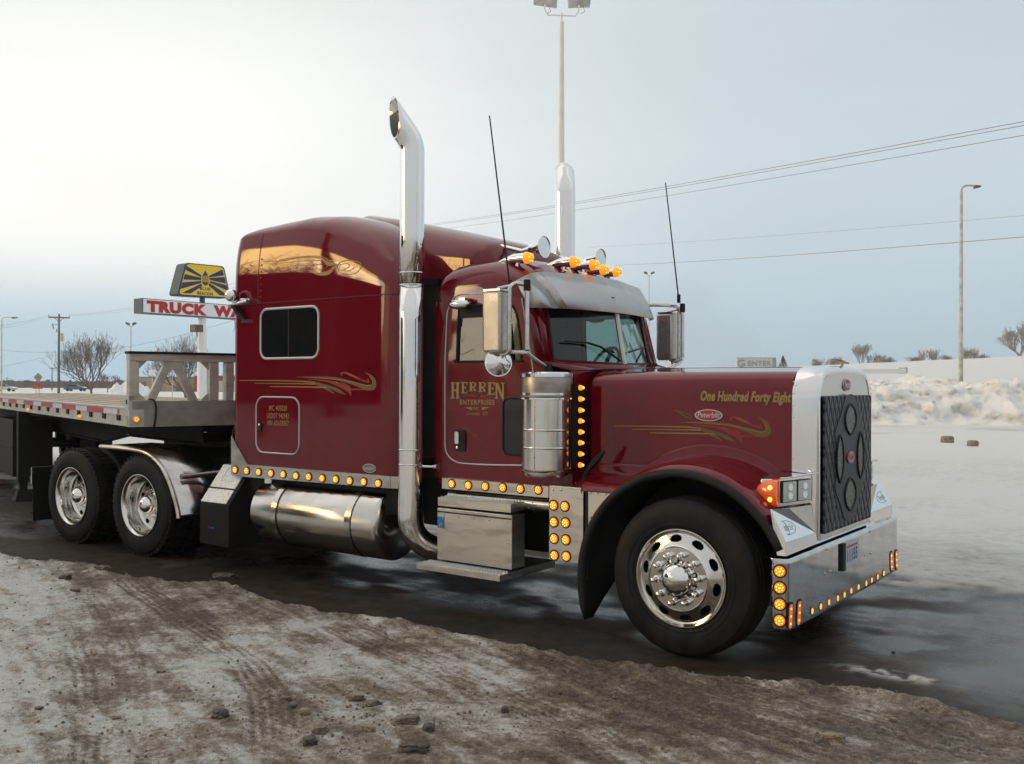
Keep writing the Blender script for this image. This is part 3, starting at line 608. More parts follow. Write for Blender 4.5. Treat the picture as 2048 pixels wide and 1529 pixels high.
# ---- exhaust stacks
def stack(s):
    SX_, SYY, R = -2.465, s*1.14, .102
    P = [(-2.16, s*.55, .42), (-2.23, s*.74, .40), (-2.32, s*.92, .42), (-2.40, s*1.04, .48), (-2.45, s*1.11, .57), (SX_, SYY, .68), (SX_, SYY, .8)]
    P = [tuple(p) for p in smoothpts(P, 5)]
    b = MB(); b.tube(P+[(SX_, SYY, 1.2), (SX_, SYY, 1.7), (SX_, SYY, 2.3), (SX_, SYY, 2.60)], R, 36, caps=False)
    d = Vector((-.60, s*.80, 0)); top = []
    for k in range(9):
        q = radians(39)*k/8; top.append(Vector((SX_, SYY, 3.68))+d*(.26*(1-cos(q)))+Vector((0, 0, .26*sin(q))))
    e = (top[-1]-top[-2]).normalized(); top += [top[-1]+e*.12, top[-1]+e*.26, top[-1]+e*.42]
    b.tube([(SX_, SYY, 2.60), (SX_, SYY, 3.0), (SX_, SYY, 3.4)]+top, R, 36, caps=False)
    o = b.build('exhaust_stack', CHROME, T, ang=60)
    bm = bmesh.new(); bm.from_mesh(o.data); n = (Vector((-.40, -.92, .0)) if s < 0 else Vector((-.35, .80, .45))).normalized(); c = Vector((SX_, SYY, 3.93))+d*.150
    g = [f for f in bm.faces]+[e for e in bm.edges]+[v for v in bm.verts]
    hi = [x for x in g if (x.calc_center_median().z if isinstance(x, bmesh.types.BMFace) else 9) > 3.45 or not isinstance(x, bmesh.types.BMFace)]
    bmesh.ops.bisect_plane(bm, geom=g, plane_co=c, plane_no=n, clear_outer=True); bm.to_mesh(o.data); bm.free(); o.data.set_sharp_from_angle(angle=radians(50))
    so = MB(); pc = Vector((SX_, SYY, 3.68))+Vector((0, 0, .17))+d*.045; so.disc(pc, R-.022, Vector((d.x*.6, d.y*.6, .8)), 24, .003); so.build('soot_plug', mat('sooty_steel', (.20, .19, .18), .7), o)
    if s < 0:
        ip = MB(); ip.tube([Vector((SX_, SYY, 3.72))+Vector((0, 0, .1)), top[6], top[8], top[8]+(top[-1]-top[8])*.45], R-.007, 30, caps=False); io = ip.build('stack_lining', bpy.data.materials.get('sooty_lining') or mat('sooty_lining', (.23, .22, .21), .6), o, ang=60); bi = bmesh.new(); bi.from_mesh(io.data); bmesh.ops.bisect_plane(bi, geom=bi.faces[:]+bi.edges[:]+bi.verts[:], plane_co=c-n*.004, plane_no=n, clear_outer=True); bi.to_mesh(io.data); bi.free()
    md = o.modifiers.new('wall', 'SOLIDIFY'); md.thickness = .004; md.offset = -1
    for z in (2.60, 2.70, 1.14, 1.26):
        MB().lathe([(R+.0015, -.006), (R+.004, 0), (R+.0015, .006)], (SX_, SYY, z), 'z', 36).build('stack_clamp', CHROME, o)
    b = MB(); b.box((SX_-.10, s*(1.02), 1.10), (SX_+.02, s*.72, 1.18)); b.build('stack_bracket', DARK, o); b = MB(); b.box((SX_-.08, s*1.02, 2.62), (SX_, s*.8, 2.68)); b.build('stack_bracket', DARK, o); b = MB()
    b.tube([(SX_+.08, s*1.10, 1.125), (-2.28, s*1.02, 1.12)], .012, 8); b.tube([(-2.30, s*1.02, 1.12), (-2.27, s*1.02, 1.12)], .034, 12); b.build('support_rod', CHROME, o)
stack(-1); stack(1)
# ---- hood
HX0, HX1 = -.945, .525
AX, AZ, AR = -.028, .452, .775
def arch(x): d = AR*AR-(x-AX)**2; return AZ+sqrt(d) if d > 0 else 0
def hw(x): return .60+.155*(.52-x)
HN = (.155, -1, 0); HPT = (.52, -.60, 0)
def hood_half(x, zb=1.10, k=1.0, top=1.925):
    h = hw(x)*k; zb = max(zb, arch(x)+.02); p = [(h, zb), (h, 1.5), (h, 1.70), (h, 1.775)]
    for i in range(1, 11):
        q = pi/2*i/10; p.append((h-.30*h*(1-cos(pi/2*(1-0)))*0-(h)*(1-cos(q)**(2/2.4)) if False else h*(1-.30)+.30*h*cos(q)**(2/2.3), 1.775+(top-.028-1.775)*sin(q)**(2/2.3)))
    p.append((h*.45, top-.012)); p.append((h*.22, top)); return p
def hood_sec(x, **k): p = hood_half(x, **k); return [(x, -y, z) for y, z in p]+[(x, 0, p[-1][1])]+[(x, y, z) for y, z in p[::-1]]
b = MB(); xs_ = [HX0, HX0+.008, HX0+.02]+[HX0+.1*k for k in range(1, 15)]+[HX1]
b.grid([hood_sec(x, k=(.985 if i == 0 else .995 if i == 1 else 1)) for i, x in enumerate(xs_)]); hood = b.build('hood', PAINT, T, ang=50)
# hood hinge line along the centre
b = MB(); b.tube([(HX0+.02, 0, 1.926), (HX1, 0, 1.926)], .007, 6); b.build('hood_hinge_strip', PAINTD, hood)
for s in (-1, 1):
    b = MB(); rows = []
    for i in range(41):
        x = HX0+(.60-HX0)*i/40; zb = arch(x)
        zb = max(zb, 1.06) if x < -.3 else max(zb, .80)
        e = zb; zt = e+.05; h = hw(min(x, .56))
        yo = 1.185 if x > -.80 else 1.185-(-.80-x)*.9
        cp = [(h-.004, zt+.10), (h+.003, zt+.035), (h+.04, zt+.016), ((h+yo)/2, zt+.006), (yo-.12, zt), (yo-.04, zt-.02), (yo-.01, zt-.05), (yo+.002, zb-.02)]
        rows.append([(x, s*p.x, p.y) for p in smoothpts([(a_, b_, 0) for a_, b_ in cp], 3)])
    b.grid(rows); fd = b.build('front_fender', PAINT, T, ang=60, solid=.008)
    # black arch lip running down into the mud flap, and the inner liner
    b = MB(); ring = [radians(25+155*k/40) for k in range(41)]
    pth = [(AX+(AR-.008)*cos(q), AZ+(AR-.008)*sin(q)) for q in ring]+[(-.790, .33), (-.775, .22), (-.745, .14)]
    rows = []
    for i, (x, z) in enumerate(pth):
        j = min(i+1, len(pth)-1); k_ = max(i-1, 0); tx, tz = pth[j][0]-pth[k_][0], pth[j][1]-pth[k_][1]; l_ = sqrt(tx*tx+tz*tz); nx, nz = tz/l_, -tx/l_
        w_ = 1.0 if i < 42 else (.75 if i == 42 else .4)
        ins = .62 if i < 41 else (.80, .98, 1.12)[i-41]
        rows.append([(x+nx*a_*w_, s*y, z+nz*a_*w_) for a_, y in ((.010, 1.165), (.016, 1.188), (.012, 1.206), (0, 1.212), (-.022, 1.212), (-.034, 1.202), (-.038, 1.18), (-.038, ins))])
    b.grid(rows); b.build('wheel_arch_trim', BLACK, T, ang=60, solid=.006)
    b = MB(); b.prism([(x, s*1.168, z) for x, z in [(-.76, .545), (-.76, 1.058), (-.56, 1.058)]+[(AX+AR*cos(q), AZ+AR*sin(q)) for q in [radians(a_) for a_ in (131, 140, 150, 160, 168, 173)]]], (0, s*.008, 0)); pn = b.build('fender_stainless', STEELD, T, smooth=False)
    for x, z in ((-.72, 1.03), (-.66, 1.035), (-.60, 1.03), (-.72, .86)):
        MB().lathe([(.010, 0), (.007, s*.006), (.0005, s*.007)], (x, s*1.176, z), 'y', 8).build('screw', STEEL, pn)
# rubber hood latch
MB().box((-.765, -1.178, .40), (-.742, -1.10, 1.062)).box((-.765, -1.10, 1.0), (-.742, -.86, 1.06)).build('hood_seal', BLACK, T, smooth=False)
b = MB(); p = SY(1185, 935, -1.05); b.tube([(p.x+.07, -1.0, p.z+.12), (p.x+.02, -1.05, p.z+.04), (p.x-.06, -1.07, p.z-.06)], [.012, .028, .012], 8); b.tube([(p.x-.06, -1.07, p.z-.06), (p.x-.06, -1.07, p.z-.28)], .014, 8); b.build('hood_latch', BLACK, T)
# lettering, badge and stripes on the hood side
HP = (HPT, HN)
lettering('One Hundred Forty Eight', 1399, 808, 1580, 812, 27, HP, 'hood_lettering', GOLD, hood, shear=.16, off=.045, sp=1.06, shadow=.05, lift=.003)
n_ = Vector(HN).normalized(); exh = Vector((1, .155, 0)).normalized()
p = SP(1417.5, 831, HPT, HN); oval_badge(p, .100, .042, n_, hood, 'oval_badge', SILVER, BADGER, 'Peterbilt', SILVER, tb=.5, tw=.78, ex=exh)
def fnh(x, z, l): return (x+n_.x*l, -hw(x)+n_.y*l, z)
def map_h(u, v):    # the same stripe as on the sleeper, smaller
    uu = 1230+(u-235)*(311/1650); vv = 853+(v-131)*(.187)+ (u-235)*.0; p = SP(uu, vv, HPT, HN); return (p.x, p.z)
swoosh(hood, map_h, .187/275, fnh)
mh = lambda u, v: (lambda p: (p.x, p.z))(SP(1140+u/4.096, 720+v/4.096, HPT, HN))
scroll([[(835, 415, 1), (880, 420, 4), (930, 455, 5), (985, 480, 5), (995, 460, 3), (950, 440, 3), (910, 425, 4), (870, 405, 1)]], mh, fnh, hood, OLIVE, 1/4.1/270)
# ---- grille surround (crown)
GX = .70
def crown_half(h, top): 
    p = [(h, .76), (h, 1.1), (h, 1.5), (h, 1.70)]
    for i in range(1, 13):
        q = pi/2*i/12; p.append((h*.62+.38*h*cos(q)**(2/2.1), 1.70+(top-.012-1.70)*sin(q)**(2/2.1)))
    p.append((h*.3, top)); return p
def crown_sec(x, h, top): p = crown_half(h, top); return [(x, -y, z) for y, z in p]+[(x, 0, p[-1][1]+.001)]+[(x, y, z) for y, z in p[::-1]]
b = MB(); b.grid([crown_sec(.52, .603, 1.928), crown_sec(.525, .612, 1.937), crown_sec(.60, .612, 1.938), crown_sec(GX-.03, .600, 1.935), crown_sec(GX-.012, .592, 1.928), crown_sec(GX, .575, 1.912), crown_sec(GX, .553, 1.885), crown_sec(GX-.012, .548, 1.878)])
crown = b.build('grille_surround', CHROME, T, ang=60)
b = MB(); hh = crown_half(.552, 1.884); top = [(y, z) for y, z in hh if z >= 1.70]
b.prism([(GX-.010, -.552, 1.715)]+[(GX-.010, -y, z) for y, z in top[1:]]+[(GX-.010, y, z) for y, z in top[:0:-1]]+[(GX-.010, .552, 1.715)], (.006, 0, 0)); b.build('crown_face', mat('crown_face_steel', (.64, .62, .59), .30, 1), crown); b = MB(); b.box((GX-.02, -.56, .755), (GX+.004, .56, .80)); b.build('crown_sill', STEEL, crown)
b = MB()
for z in (1.82, 1.74, 1.66, 1.58, 1.3, 1.1): b.lathe([(.006, 0), (.004, -.004), (.0005, -.005)], (.535, -.612, z), 'y', 6)
b.build('rivet_row', STEEL, crown)
# quilted winter cover with mesh openings
QM = bpy.data.materials.new('quilted_vinyl'); QM.use_nodes = True; t = QM.node_tree; bs = t.nodes['Principled BSDF']; bs.inputs['Roughness'].default_value = .48
tcn = t.nodes.new('ShaderNodeTexCoord'); hts = []
for sg in (1, -1):
    mpn = t.nodes.new('ShaderNodeMapping'); mpn.inputs['Rotation'].default_value = (radians(sg*60), 0, 0); t.links.new(tcn.outputs['Object'], mpn.inputs[0])
    wv = t.nodes.new('ShaderNodeTexWave'); wv.bands_direction = 'Z'; wv.inputs['Scale'].default_value = 4.2; t.links.new(mpn.outputs[0], wv.inputs['Vector']); hts.append(wv.outputs['Fac'])
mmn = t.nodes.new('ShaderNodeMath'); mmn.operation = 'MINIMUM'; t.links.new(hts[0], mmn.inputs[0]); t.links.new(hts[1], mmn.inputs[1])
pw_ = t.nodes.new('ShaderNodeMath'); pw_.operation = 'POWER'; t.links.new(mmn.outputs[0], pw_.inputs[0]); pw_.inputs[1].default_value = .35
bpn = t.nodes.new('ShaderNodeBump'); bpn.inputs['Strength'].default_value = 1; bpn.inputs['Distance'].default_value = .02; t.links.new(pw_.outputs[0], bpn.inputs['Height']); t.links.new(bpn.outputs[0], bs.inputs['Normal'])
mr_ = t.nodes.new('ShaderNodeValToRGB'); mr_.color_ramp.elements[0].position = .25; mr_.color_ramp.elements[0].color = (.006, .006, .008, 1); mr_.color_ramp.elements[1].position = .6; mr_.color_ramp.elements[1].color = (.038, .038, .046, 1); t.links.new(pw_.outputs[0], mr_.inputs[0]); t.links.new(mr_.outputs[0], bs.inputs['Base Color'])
b = MB(); b.prism([(GX+.004, y, z) for y, z in rrect(-.535, .795, .535, 1.725, .02)], (.018, 0, 0)); cover = b.build('grille_cover', QM, T, bev=.006)
VIN = mat('smooth_vinyl', (.022, .023, .028), .5)
def lens(cy, cz, w_, h_, n=10):
    o = []
    for k in range(2*n):
        q = 2*pi*k/(2*n); o.append((cy+w_/2*(1 if cos(q) > 0 else -1)*abs(cos(q))**1.5, cz+h_/2*(1.0*sin(q)+.0)))
    return o
b = MB(); cz0 = 1.285
xs2 = [(-.10, .44), (.10, .44), (.21, .30), (.33, .18), (.25, 0), (.33, -.18), (.21, -.32), (.10, -.44), (-.10, -.44), (-.21, -.32), (-.33, -.18), (-.25, 0), (-.33, .18), (-.21, .30)]
b.prism([(GX+.0225, p.x, cz0+p.y) for p in smoothpts([(y, z, 0) for y, z in xs2]+[(xs2[0][0], xs2[0][1], 0)], 3)[:-1]], (.004, 0, 0)); b.build('cover_panel', VIN, cover)
MESHM = mat('grille_mesh', (.24, .23, .21), .5, .3, noise=(120, (.07, .07, .065), .45, .55))
for cy, cz, w_, h_ in ((0, 1.555, .25, .22), (0, 1.02, .25, .23), (-.235, 1.285, .15, .33), (.235, 1.285, .15, .33)):
    l = lens(cy, cz, w_, h_); b = MB(); b.prism([(GX+.0267, y, z) for y, z in l], (.002, 0, 0)); o = b.build('mesh_opening', MESHM, cover)
    b = MB(); b.tube([(GX+.030, y, z) for y, z in l]+[(GX+.030, *l[0])], .008, 6, caps=False); b.build('opening_edge', BLACK, o)
oval_badge((GX+.0268, 0, 1.285), .085, .043, (1, 0, 0), cover, 'oval_badge', BADGER, BADGER, 'Peterbilt', FLAME, ex=(0, 1, 0))
oval_badge((GX-.003, 0, 1.80), .085, .045, (1, 0, 0), crown, 'oval_badge', SILVER, mat('dull_red_badge', (.16, .05, .05), .3, .5), 'Peterbilt', SILVER, ex=(0, 1, 0))
b = MB(); b.tube([(GX-.035, 0, 1.925), (GX-.03, 0, 1.965)], [.012, .008], 8); b.tube([(GX-.11, 0, 1.985), (GX-.05, 0, 1.975), (GX+.015, 0, 1.955)], [.004, .014, .006], 8)
b.prism([(GX-.09, -.05, 1.985), (GX-.03, -.012, 1.975), (GX-.03, .012, 1.975), (GX-.09, .05, 1.985), (GX-.07, 0, 1.975)], (0, 0, .006)); b.build('hood_ornament', mat('brass_chrome', (.35, .28, .16), .2, 1), crown)
# ---- headlights
for s in (-1, 1):
    A, B2 = Vector((.585, s*1.0, 0)), Vector((.672, s*.655, 0)); e = (B2-A); n = Vector((e.y, -e.x, 0)).normalized()
    if n.x < 0: n = -n
    b = MB(); zt, zb = 1.195, 1.015
    b.add([tuple(A+Vector((0, 0, zt))), tuple(B2+Vector((0, 0, zt+.01))), tuple(B2+Vector((0, 0, zb))), tuple(A+Vector((0, 0, zb))),
           (.47, s*1.02, zt-.005), (.42, s*.66, zt+.02), (.42, s*.66, zb+.03), (.47, s*1.02, zb+.005)], [(4, 5, 1, 0), (7, 3, 2, 6), (4, 0, 3, 7), (1, 5, 6, 2), (4, 7, 6, 5), (0, 1, 2, 3)])
    b.prism([tuple(A+Vector((.0, 0, zt+.003))), tuple(B2+Vector((0, 0, zt+.013))), tuple(B2+n*.06+Vector((0, 0, zt+.02))), tuple(A+n*.05+Vector((0, 0, zt+.006)))], (0, 0, .008))
    ho = b.build('headlight_housing', CHROME, T, bev=.006)
    for k in (0, 1):
        a_ = A+e*(.07+.46*k); c_ = A+e*(.07+.46*k+.40); b = MB()
        q = [tuple(a_+n*.004+Vector((0, 0, zt-.02))), tuple(c_+n*.004+Vector((0, 0, zt-.02))), tuple(c_+n*.004+Vector((0, 0, zb+.03))), tuple(a_+n*.004+Vector((0, 0, zb+.03)))]
        b.prism(q, tuple(n*.012), 0); b.tube(q+[q[0]], .008, 6, 1); ctr = (a_+c_)/2+n*.017+Vector((0, 0, (zt+zb)/2+.005))
        for dz in (.028, -.028): b.disc(ctr+Vector((0, 0, dz)), .024, n, 12, .004, 2)
        b.build('headlight', [mat('headlight_glass', (.50, .52, .52), .12, .5, coat=1), BLACK, mat('headlight_lens', (.75, .77, .75), .15, .2, coat=1, emit=(.9, .95, 1), es=.12)], ho)
    b = MB(); rows = []
    for i in range(9):
        q = pi/2*i/8; f_ = cos(q)**.6; cx = .475+(-.085)*sin(q)
        cx = .585-.155*(i/8); sc = (1-(i/8)**2.4)**.5 if i < 8 else .02
        rows.append([(cx, s*(1.005+.055*sc*cos(w2)), 1.105+.09*sc*sin(w2)) for w2 in [2*pi*k/16 for k in range(16)]])
    b.grid(rows, closed=True); b.add(rows[0], [tuple(range(16))]); ts = b.build('turn_signal', TURN, ho, ang=60)
    b = MB()
    for dz in (.038, -.038): b.lathe([(.016, 0), (.010, s*.006), (.0005, s*.007)], (.545, s*1.057, 1.105+dz), 'y', 8)
    b.build('bulb_glow', AMBERHOT, ts)
    # chrome valance between crown, fender and bumper
    b = MB(); A1, B1, C1, D1 = [(q.x, q.y if s < 0 else -q.y, q.z) for q in (SY(1541, 1019, -1.17), SY(1577, 1017, -.98), SY(1631, 1066, -.62), SY(1571, 1086, -1.19))]; E1 = (.66, s*.62, 1.0)
    b.add([A1, B1, C1, D1], [(0, 1, 2), (0, 2, 3)]); gu = MB(); gu.add([B1, E1, C1], [(0, 1, 2)]); b.add([D1, C1, (C1[0]+.004, s*.60, .742), (D1[0]+.004, s*1.195, .742)], [(0, 1, 2, 3)]); b.add([A1, D1, (D1[0]+.004, s*1.195, .742), (D1[0]-.05, s*1.195, .742)], [(0, 1, 2, 3)])
    va = b.build('bumper_valance', CHROME, T, smooth=False, solid=.006); gu.build('valance_gusset', bpy.data.materials.get('cream_reflection_gusset') or mat('cream_reflection_gusset', (.66, .62, .56), .5, .1), va, smooth=False, solid=.006)  # gusset is a chrome facet; its cream reflection is put into a matte colour
    P_, U_ = Vector(D1)*.45+Vector(A1)*.25+Vector(C1)*.15+Vector(B1)*.15, None
    n2 = (Vector(B1)-Vector(A1)).cross(Vector(D1)-Vector(A1)).normalized(); n2 = n2 if n2.z > 0 else -n2; e1 = (Vector(B1)-Vector(A1)).normalized()*(1 if s < 0 else -1); e2 = n2.cross(e1)
    b = MB(); b.tube([tuple(P_+n2*.004+e1*.085*cos(2*pi*k/24)+e2*.045*sin(2*pi*k/24)) for k in range(25)], .0018, 5, caps=False)
    vs, fs = text_mesh('Peterbilt', .0); q_ = fit([Vector(v) for v in vs], -.06, -.02, .06, .025, .2); b.add([tuple(P_+n2*.005+e1*x+e2*y) for x, y in q_], fs); b.build('valance_emblem', bpy.data.materials.get('etched_grey') or mat('etched_grey', (.13, .14, .15), .5), va, smooth=False)
b = MB(); b.box((.60, -.60, .735), (.69, .60, .765)); b.build('lower_grille_sill', CHROME, T)
b = MB(); b.box((.2, -.60, .50), (.66, .60, 1.70)); b.box((-.9, -.50, .7), (.2, .50, 1.70)); b.build('engine_and_radiator', DARK, T)
# ---- bumper
BX = .735
b = MB(); z0, z1 = .292, .728
prof = [(BX-.10, -1.245), (BX-.085, -1.245), (BX-.022, -1.232), (BX-.004, -1.218), (BX, -1.20), (BX+.0004, -1.17), (BX+.004, -.6), (BX+.006, 0), (BX+.004, .6), (BX+.0004, 1.17), (BX, 1.20), (BX-.004, 1.218), (BX-.022, 1.232), (BX-.085, 1.245), (BX-.10, 1.245)]
b.grid([[(x, y, z0) for x, y in prof], [(x, y, z0+.02) for x, y in prof], [(x, y, z1-.03) for x, y in prof], [(x, y, z1-.014) for x, y in prof], [(x-.008, y, z1) for x, y in prof], [(x-.06, y*.985, z1) for x, y in prof]]); bump = b.build('bumper', mat('bumper_chrome', (.66, .66, .66), .07, 1, noise=(6, (.5, .49, .48), .4, .75), rnoise=((8, 8, 8), .03, .09), bump=(3, .04, .01)), T, ang=50, solid=.005)
for v in (1142.5, 1175.5, 1208.5, 1241): p = SY(1557, v, -1.241); marker((BX-.052, -1.241, p.z), s=1.08, rz=.18)
for u, v in ((1624, 1222.5), (1641, 1213.5), (1657.5, 1205), (1675, 1197), (1688.5, 1190), (1702, 1182), (1716.5, 1174.5), (1732, 1167), (1743, 1160.5), (1755, 1154), (1767, 1147)):
    p = SX(u, v, BX+.007); marker((BX+.0075, p.y, p.z), rz=pi/2, s=.74).scale = (.74, .25, .74)
for u, v, tl in ((1580, 1233, -.012), (1597, 1226, -.012), (1782, 1123, .012), (1792, 1120, .012)):
    p = SX(u, v, BX+.003); b = MB(); b.prism([(BX+.004, p.y+y+tl*z*-9, p.z+z) for y, z in rrect(-.042, -.085, .042, .085, .035)], (.0035, 0, 0)); o = b.build('marker_light', BLACK, T)
    b = MB(); b.prism([(BX+.0077, p.y+y+tl*z*-9, p.z+z) for y, z in rrect(-.028, -.072, .028, .072, .022)], (.002, 0, 0)); b.cur = 1
    for k in range(3): zk = -.045+.045*k; b.box((BX+.0098, p.y-.008+tl*zk*-9, p.z+zk-.005), (BX+.0105, p.y+.008+tl*zk*-9, p.z+zk+.005))
    b.build('lens', [AMBERDIM, AMBERHOT], o)
p = SX(1703, 1105, BX+.01); b = MB(); b.box((BX+.006, p.y-.155, p.z-.085), (BX+.016, p.y+.155, p.z+.085)); plt = b.build('licence_plate', mat('plate_white', (.50, .54, .58), .4, noise=(9, (.42, .46, .52), .4, .7)), T, smooth=False)
b = MB(); b.box((BX+.0162, p.y-.12, p.z+.045), (BX+.0172, p.y+.12, p.z+.06)); b.build('plate_band', mat('plate_red', (.30, .10, .10), .5), plt, smooth=False)
vs, fs = text_mesh('11155', .02); q_ = fit([Vector(v) for v in vs], -.115, -.055, .115, .03); MB().add([(BX+.0172, p.y+x, p.z+y) for x, y in q_], fs).build('plate_lettering', mat('plate_ink', (.04, .06, .12), .5), plt, smooth=False)
b = MB(); b.box((BX+.006, p.y-.235, p.z-.10), (BX+.026, p.y-.175, p.z+.09)); b.build('plate_bracket', BLACK, T)
for u, v in ((1652, 1099), (1739, 1063), (1650, 1148), (1661, 1143), (1729, 1111), (1741, 1107)):
    p = SX(u, v, BX+.006); b = MB(); b.lathe([(.010, 0), (.008, .007), (.0005, .009)], (BX+.005, p.y, p.z), 'x', 8); b.build('bumper_bolt', STEELD, bump)
# ---- air cleaners
for s in (-1, 1):
    p = SY(1093, 850, -1.13); ax_, ay_, R = p.x, s*1.13, .183
    b = MB(); b.lathe([(.001, 1.125), (R-.03, 1.125), (R-.02, 1.14), (R-.02, 1.155), (R-.004, 1.165), (R, 1.175), (R, 1.181), (R, 1.324), (R, 1.33), (R+.0025, 1.335), (R, 1.34), (R, 1.346), (R, 1.454), (R, 1.46), (R+.0025, 1.465), (R, 1.47), (R, 1.476), (R, 1.69), (R, 1.70)], (ax_, ay_, 0), 'z', 48)
    ac = b.build('air_cleaner', mat('air_cleaner_steel', (.70, .68, .65), .16, 1, noise=((14, 14, 2), (.50, .47, .43), .42, .68), rnoise=((16, 16, 2), .10, .24), bump=((10, 10, 1), .12, .01)), T, ang=40)
    b = MB(); b.lathe([(R, 1.70), (R+.008, 1.705), (R+.008, 1.86), (R+.004, 1.872), (R-.03, 1.885), (.001, 1.89)], (ax_, ay_, 0), 'z', 48); b.build('intake_screen', mat('intake_screen', (.36, .33, .31), .36, 1, noise=((6, 6, 14), (.24, .20, .18), .4, .65)), ac)
    b = MB(); b.lathe([(R+.001, 1.845), (R+.014, 1.85), (R+.014, 1.875), (R, 1.885)], (ax_, ay_, 0), 'z', 48); b.lathe([(R, 1.685), (R+.02, 1.688), (R+.02, 1.70), (R, 1.703)], (ax_, ay_, 0), 'z', 48); b.lathe([(R, 1.715), (R+.012, 1.718), (R+.012, 1.735), (R, 1.738)], (ax_, ay_, 0), 'z', 48)
    b.build('clamp_band', CHROME, ac)
    b = MB(); q_ = atan2(s*-1*-1, 0)
    b.tube([(ax_+.02, ay_+s*(R+.001), 1.17), (ax_+.02, ay_+s*(R+.001), 1.68)], .004, 5); b.build('seam_strip', STEELD, ac)
    b = MB(); b.box((ax_-.06, s*.94, 1.35), (ax_+.06, s*.97, 1.60)); b.tube([(ax_, s*.93, 1.78), (ax_, s*1.0, 1.78)], .08, 16); b.build('air_cleaner_bracket', DARK, ac)
b = MB(); sx = SY(1154, 850, -1.03).x; b.box((sx-.03, -1.06, 1.19), (sx+.004, -.95, 1.80)); b.build('light_bar', DARK, T)
for v in (776, 798.5, 821, 842.5, 864.5, 886, 908.5, 930.5):
    p = SY(1161, v, -1.02); b = MB(); b.lathe([(.028, -.002), (.028, .006), (.022, .010), (.0005, .010)], (sx+.006, -1.02, p.z), 'x', 14); o = b.build('beehive_light', BLACK, T)
    b = MB(); b.lathe([(.020, .008), (.021, .018), (.016, .032), (.008, .042), (.0005, .045)], (sx+.006, -1.02, p.z), 'x', 10); b.cur = 1; b.lathe([(.012, .030), (.008, .046), (.0005, .048)], (sx+.006, -1.02, p.z), 'x', 8); b.build('lens', [bpy.data.materials.get('beehive_amber') or mat('beehive_amber', (.8, .30, .03), .3, emit=(1, .33, .02), es=1.0, coat=1), AMBERHOT], o)
# ---- roof lights, horns, aerials
proto_r = None
def roof_lamp(p):
    b = MB(); x, y, z = p; b.tube([(x-.34, y, z-.045), (x-.24, y, z-.02), (x-.12, y, z), (x, y, z)], [.006, .026, .044, .048], 14, ry=.9); b.tube([(x-.08, y, z-.08), (x-.08, y, z-.02)], [.03, .018], 8)
    o = b.build('roof_marker_light', CHROME, T); b = MB()
    b.lathe([(.049, 0), (.047, .02), (.036, .05), (.018, .068), (.0005, .072)], (x, y, z), 'x', 14); b.cur = 1
    for k in range(6): q = 2*pi*k/6; b.lathe([(.009, .045), (.005, .056), (.0005, .058)], (x+.002, y+.028*cos(q), z+.028*sin(q)), 'x', 6)
    b.build('lens', [mat('roof_amber', (.9, .25, .01), .25, emit=(1, .30, .01), es=1.0, coat=1), AMBERHOT], o)
for y, u, v in ((-.75, 1056, 516), (-.25, 1149, 524), (0, 1188, 530), (.25, 1208, 540), (.75, 1234, 545)):
    p = SY(u, v, y); roof_lamp((p.x-.02, y, p.z))
for s in (-1, 1):
    y = s*.45; p = SY(1088, 492, -.45); q_ = SY(948, 503, -.45); z1_, z0_ = p.z-.01, q_.z
    b = MB(); b.tube([(q_.x, y, z0_), (q_.x+.3, y, z0_+.02), (p.x-.22, y, z1_-.02), (p.x-.14, y, z1_-.01)], [.016, .017, .022, .030], 14, caps=False)
    b.lathe([(.030, -.14), (.040, -.09), (.058, -.045), (.085, -.012), (.092, 0), (.090, .006), (.086, .002), (.084, -.002), (.001, -.002)], (p.x, y, z1_), 'x', 28)
    b.box((q_.x-.06, y-.035, z0_-.055), (q_.x+.01, y+.035, z0_+.045)); b.tube([(q_.x-.02, y, z0_-.13), (q_.x-.02, y, z0_-.04)], .02, 8); b.tube([(p.x-.30, y, z1_-.20), (p.x-.30, y, z1_-.03)], .012, 8); b.build('air_horn', CHROME, T)
for s in (-1, 1):
    a, c = (SY(1020, 575, -1.25), SY(979, 232, -1.25)) if s < 0 else (SY(1357.5, 600, 1.3), SY(1331, 366, 1.3)); b = MB(); b.tube([a, c], [.007, .005], 6); b.tube([a-Vector((0, 0, .03)), a+Vector((0, 0, .05))], .018, 8); b.build('aerial', BLACK, T)
